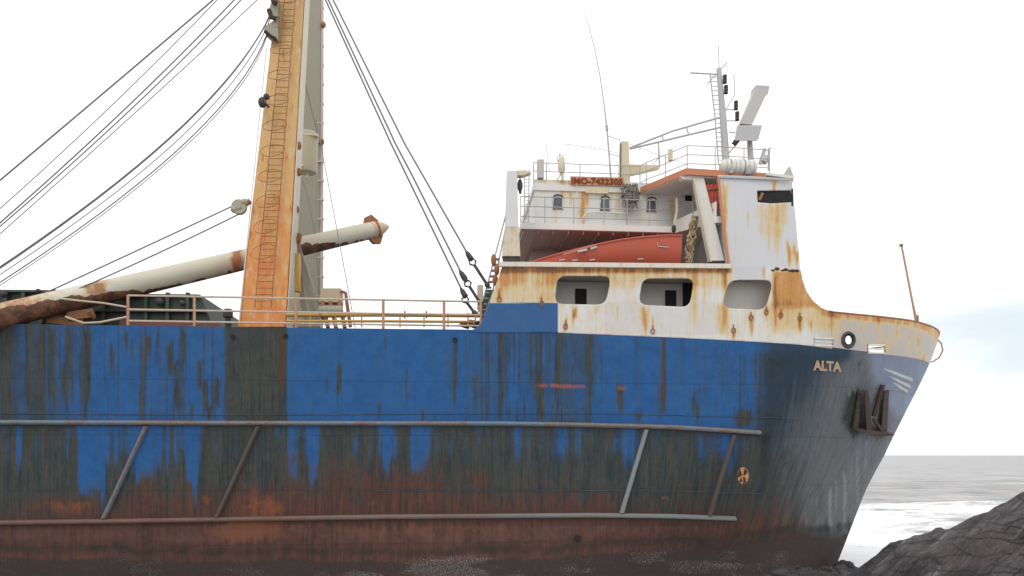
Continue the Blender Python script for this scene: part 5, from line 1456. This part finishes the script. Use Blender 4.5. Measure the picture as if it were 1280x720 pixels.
# shore: low ledge round the camera, wet gully in front of the ship
def shore():
    xs = np.linspace(-60, 45, 260); ds = np.linspace(-25, 42, 200)
    X, D = np.meshgrid(xs, ds)
    near = smooth((7.0 - D) / 5.0) * 3.2
    Z = -.55 + near + .9 * (fbm(X / 5, D / 5) - .5) + .35 * (fbm(X / 1.3, D / 1.3) - .5)
    Z -= smooth((D - 34) / 6) * 2.5
    Z = np.where(D > 8, np.minimum(Z, ZC - .159 * D - .25), Z)
    V = np.stack([X, D, Z], -1).reshape(-1, 3)
    o = mesh_from_np('rocky_shore', V, grid_faces(*X.shape), M['rockshore'], None)
    tag(o, 'dark wet rocky shore in front of the ship', 'shore', kind='structure')
shore()

def outcrop():
    crest = np.array([(900, 760), (1000, 738), (1050, 724), (1067, 713), (1085, 700), (1104, 682), (1111, 676), (1132, 673), (1152, 670), (1172, 660), (1186, 660), (1210, 647), (1235, 637), (1280, 617), (1340, 592), (1420, 572)], float)
    dc = 14.0
    cx = (crest[:, 0] - CX) / F * dc; cz = ZC - (crest[:, 1] - HZ) / F * dc
    xs = np.linspace(2.0, 14.5, 420); ds = np.linspace(5.0, 19.0, 430)
    X, D = np.meshgrid(xs, ds)
    zc_ = np.interp(X + .10 * (D - dc) * 0, cx, cz)
    fall = np.where(D > dc, -.9 * (D - dc) ** 1.3, .0)
    q = np.maximum(0, (dc - D)) / 1.25 + .55 * (fbm(X * .55 + 31, D * .2) - .5) - .045 * (X - 6.5)
    fr = q - np.floor(q)
    step = np.floor(q) + .35 * fr + .65 * smooth((fr - .70) / .22)
    plane = zc_ - np.where(D < dc, .50 * step, 0) * smooth((dc - D) / .5) + fall
    rough = .40 * (fbm(X * .55 + 4, D * .55 + 9, 4) - .5) + .26 * (fbm(X * 2.2, D * 2.2, 4) - .5) + .13 * (fbm(X * 7, D * 7, 3) - .5)
    mask = np.clip(np.abs(D - dc) / 2.2, .25, 1)
    Z = plane + rough * mask
    Z += strata(X, D, Z) * np.clip(np.abs(D - dc) / 1.2, .45, 1)
    Z += .25 * np.abs(fbm(X * .9 + D * .5, D * .35) - .5) * mask * -1.2
    # keep the far slope from poking over the crest seen from the shore
    V = np.stack([X, D, Z], -1).reshape(-1, 3)
    px = CX + F * X / D; py = HZ - F * (Z - ZC) / D
    tan = smooth((px - 1120) / 120) * smooth((py - 678 + .18 * (px - 1280)) / 40) * smooth((fbm(X * 1.3 + D * .6, D * .8) - .42) / .2) + .5 * np.exp(-((px - 1268) / 14) ** 2) * np.exp(-((py - 672 + (px - 1268) * 1.0) / 9) ** 2)
    o = mesh_from_np('rock_outcrop', V, grid_faces(*X.shape), M['rock'], None, {'tan': tan.ravel(), 'layer': W_STRATA.ravel()})
    o.data.set_sharp_from_angle(angle=R(38))
    tag(o, 'dark layered rock outcrop sloping up in the right foreground', 'rock')
outcrop()

def boulder(px, py, d, rx, ry, rz, seed, label):
    mb = MB(); mb.ball((0, 0, 0), 1, 1, 1, 40, 26)
    c = Vector(((px - CX) / F * d, d, ZC - (py - HZ) / F * d))
    v = np.array(mb.v); nrm = v.copy()
    s = 1 + .55 * (fbm(v[:, 0] * 1.3 + seed * 3, v[:, 1] * 1.3 + v[:, 2] * 1.7 + seed) - .5) + .25 * (fbm(v[:, 0] * 5 + seed, v[:, 2] * 5 + v[:, 1] * 4) - .5)
    k = v[:, 2] * 3 + v[:, 0] * 1.3 + seed; s += .10 * (smooth((k - np.floor(k)) * 1.7) - (k - np.floor(k)))
    mb.v = [tuple(q) for q in (v * s[:, None] * np.array([rx, ry, rz]))]
    o = mb.build('boulder', M['boulder'], None, 30)
    o.location = c - Vector((0, 0, rz * .9))
    return tag(o, label, 'boulder')
boulder(1000, 712, 25.0, 1.1, .9, .9, 1, 'grey boulder below the foot of the bow, left of the outcrop')
boulder(1040, 710, 26.0, .9, .8, .8, 5, 'rounded grey boulder against the rock outcrop under the stem')
boulder(975, 719, 24.0, .9, .8, .7, 9, 'low grey boulder at the bottom edge, farthest left of the boulders')
boulder(1058, 703, 33.4, .55, .5, .6, 12, 'small wet dark boulder right at the foot of the stem')
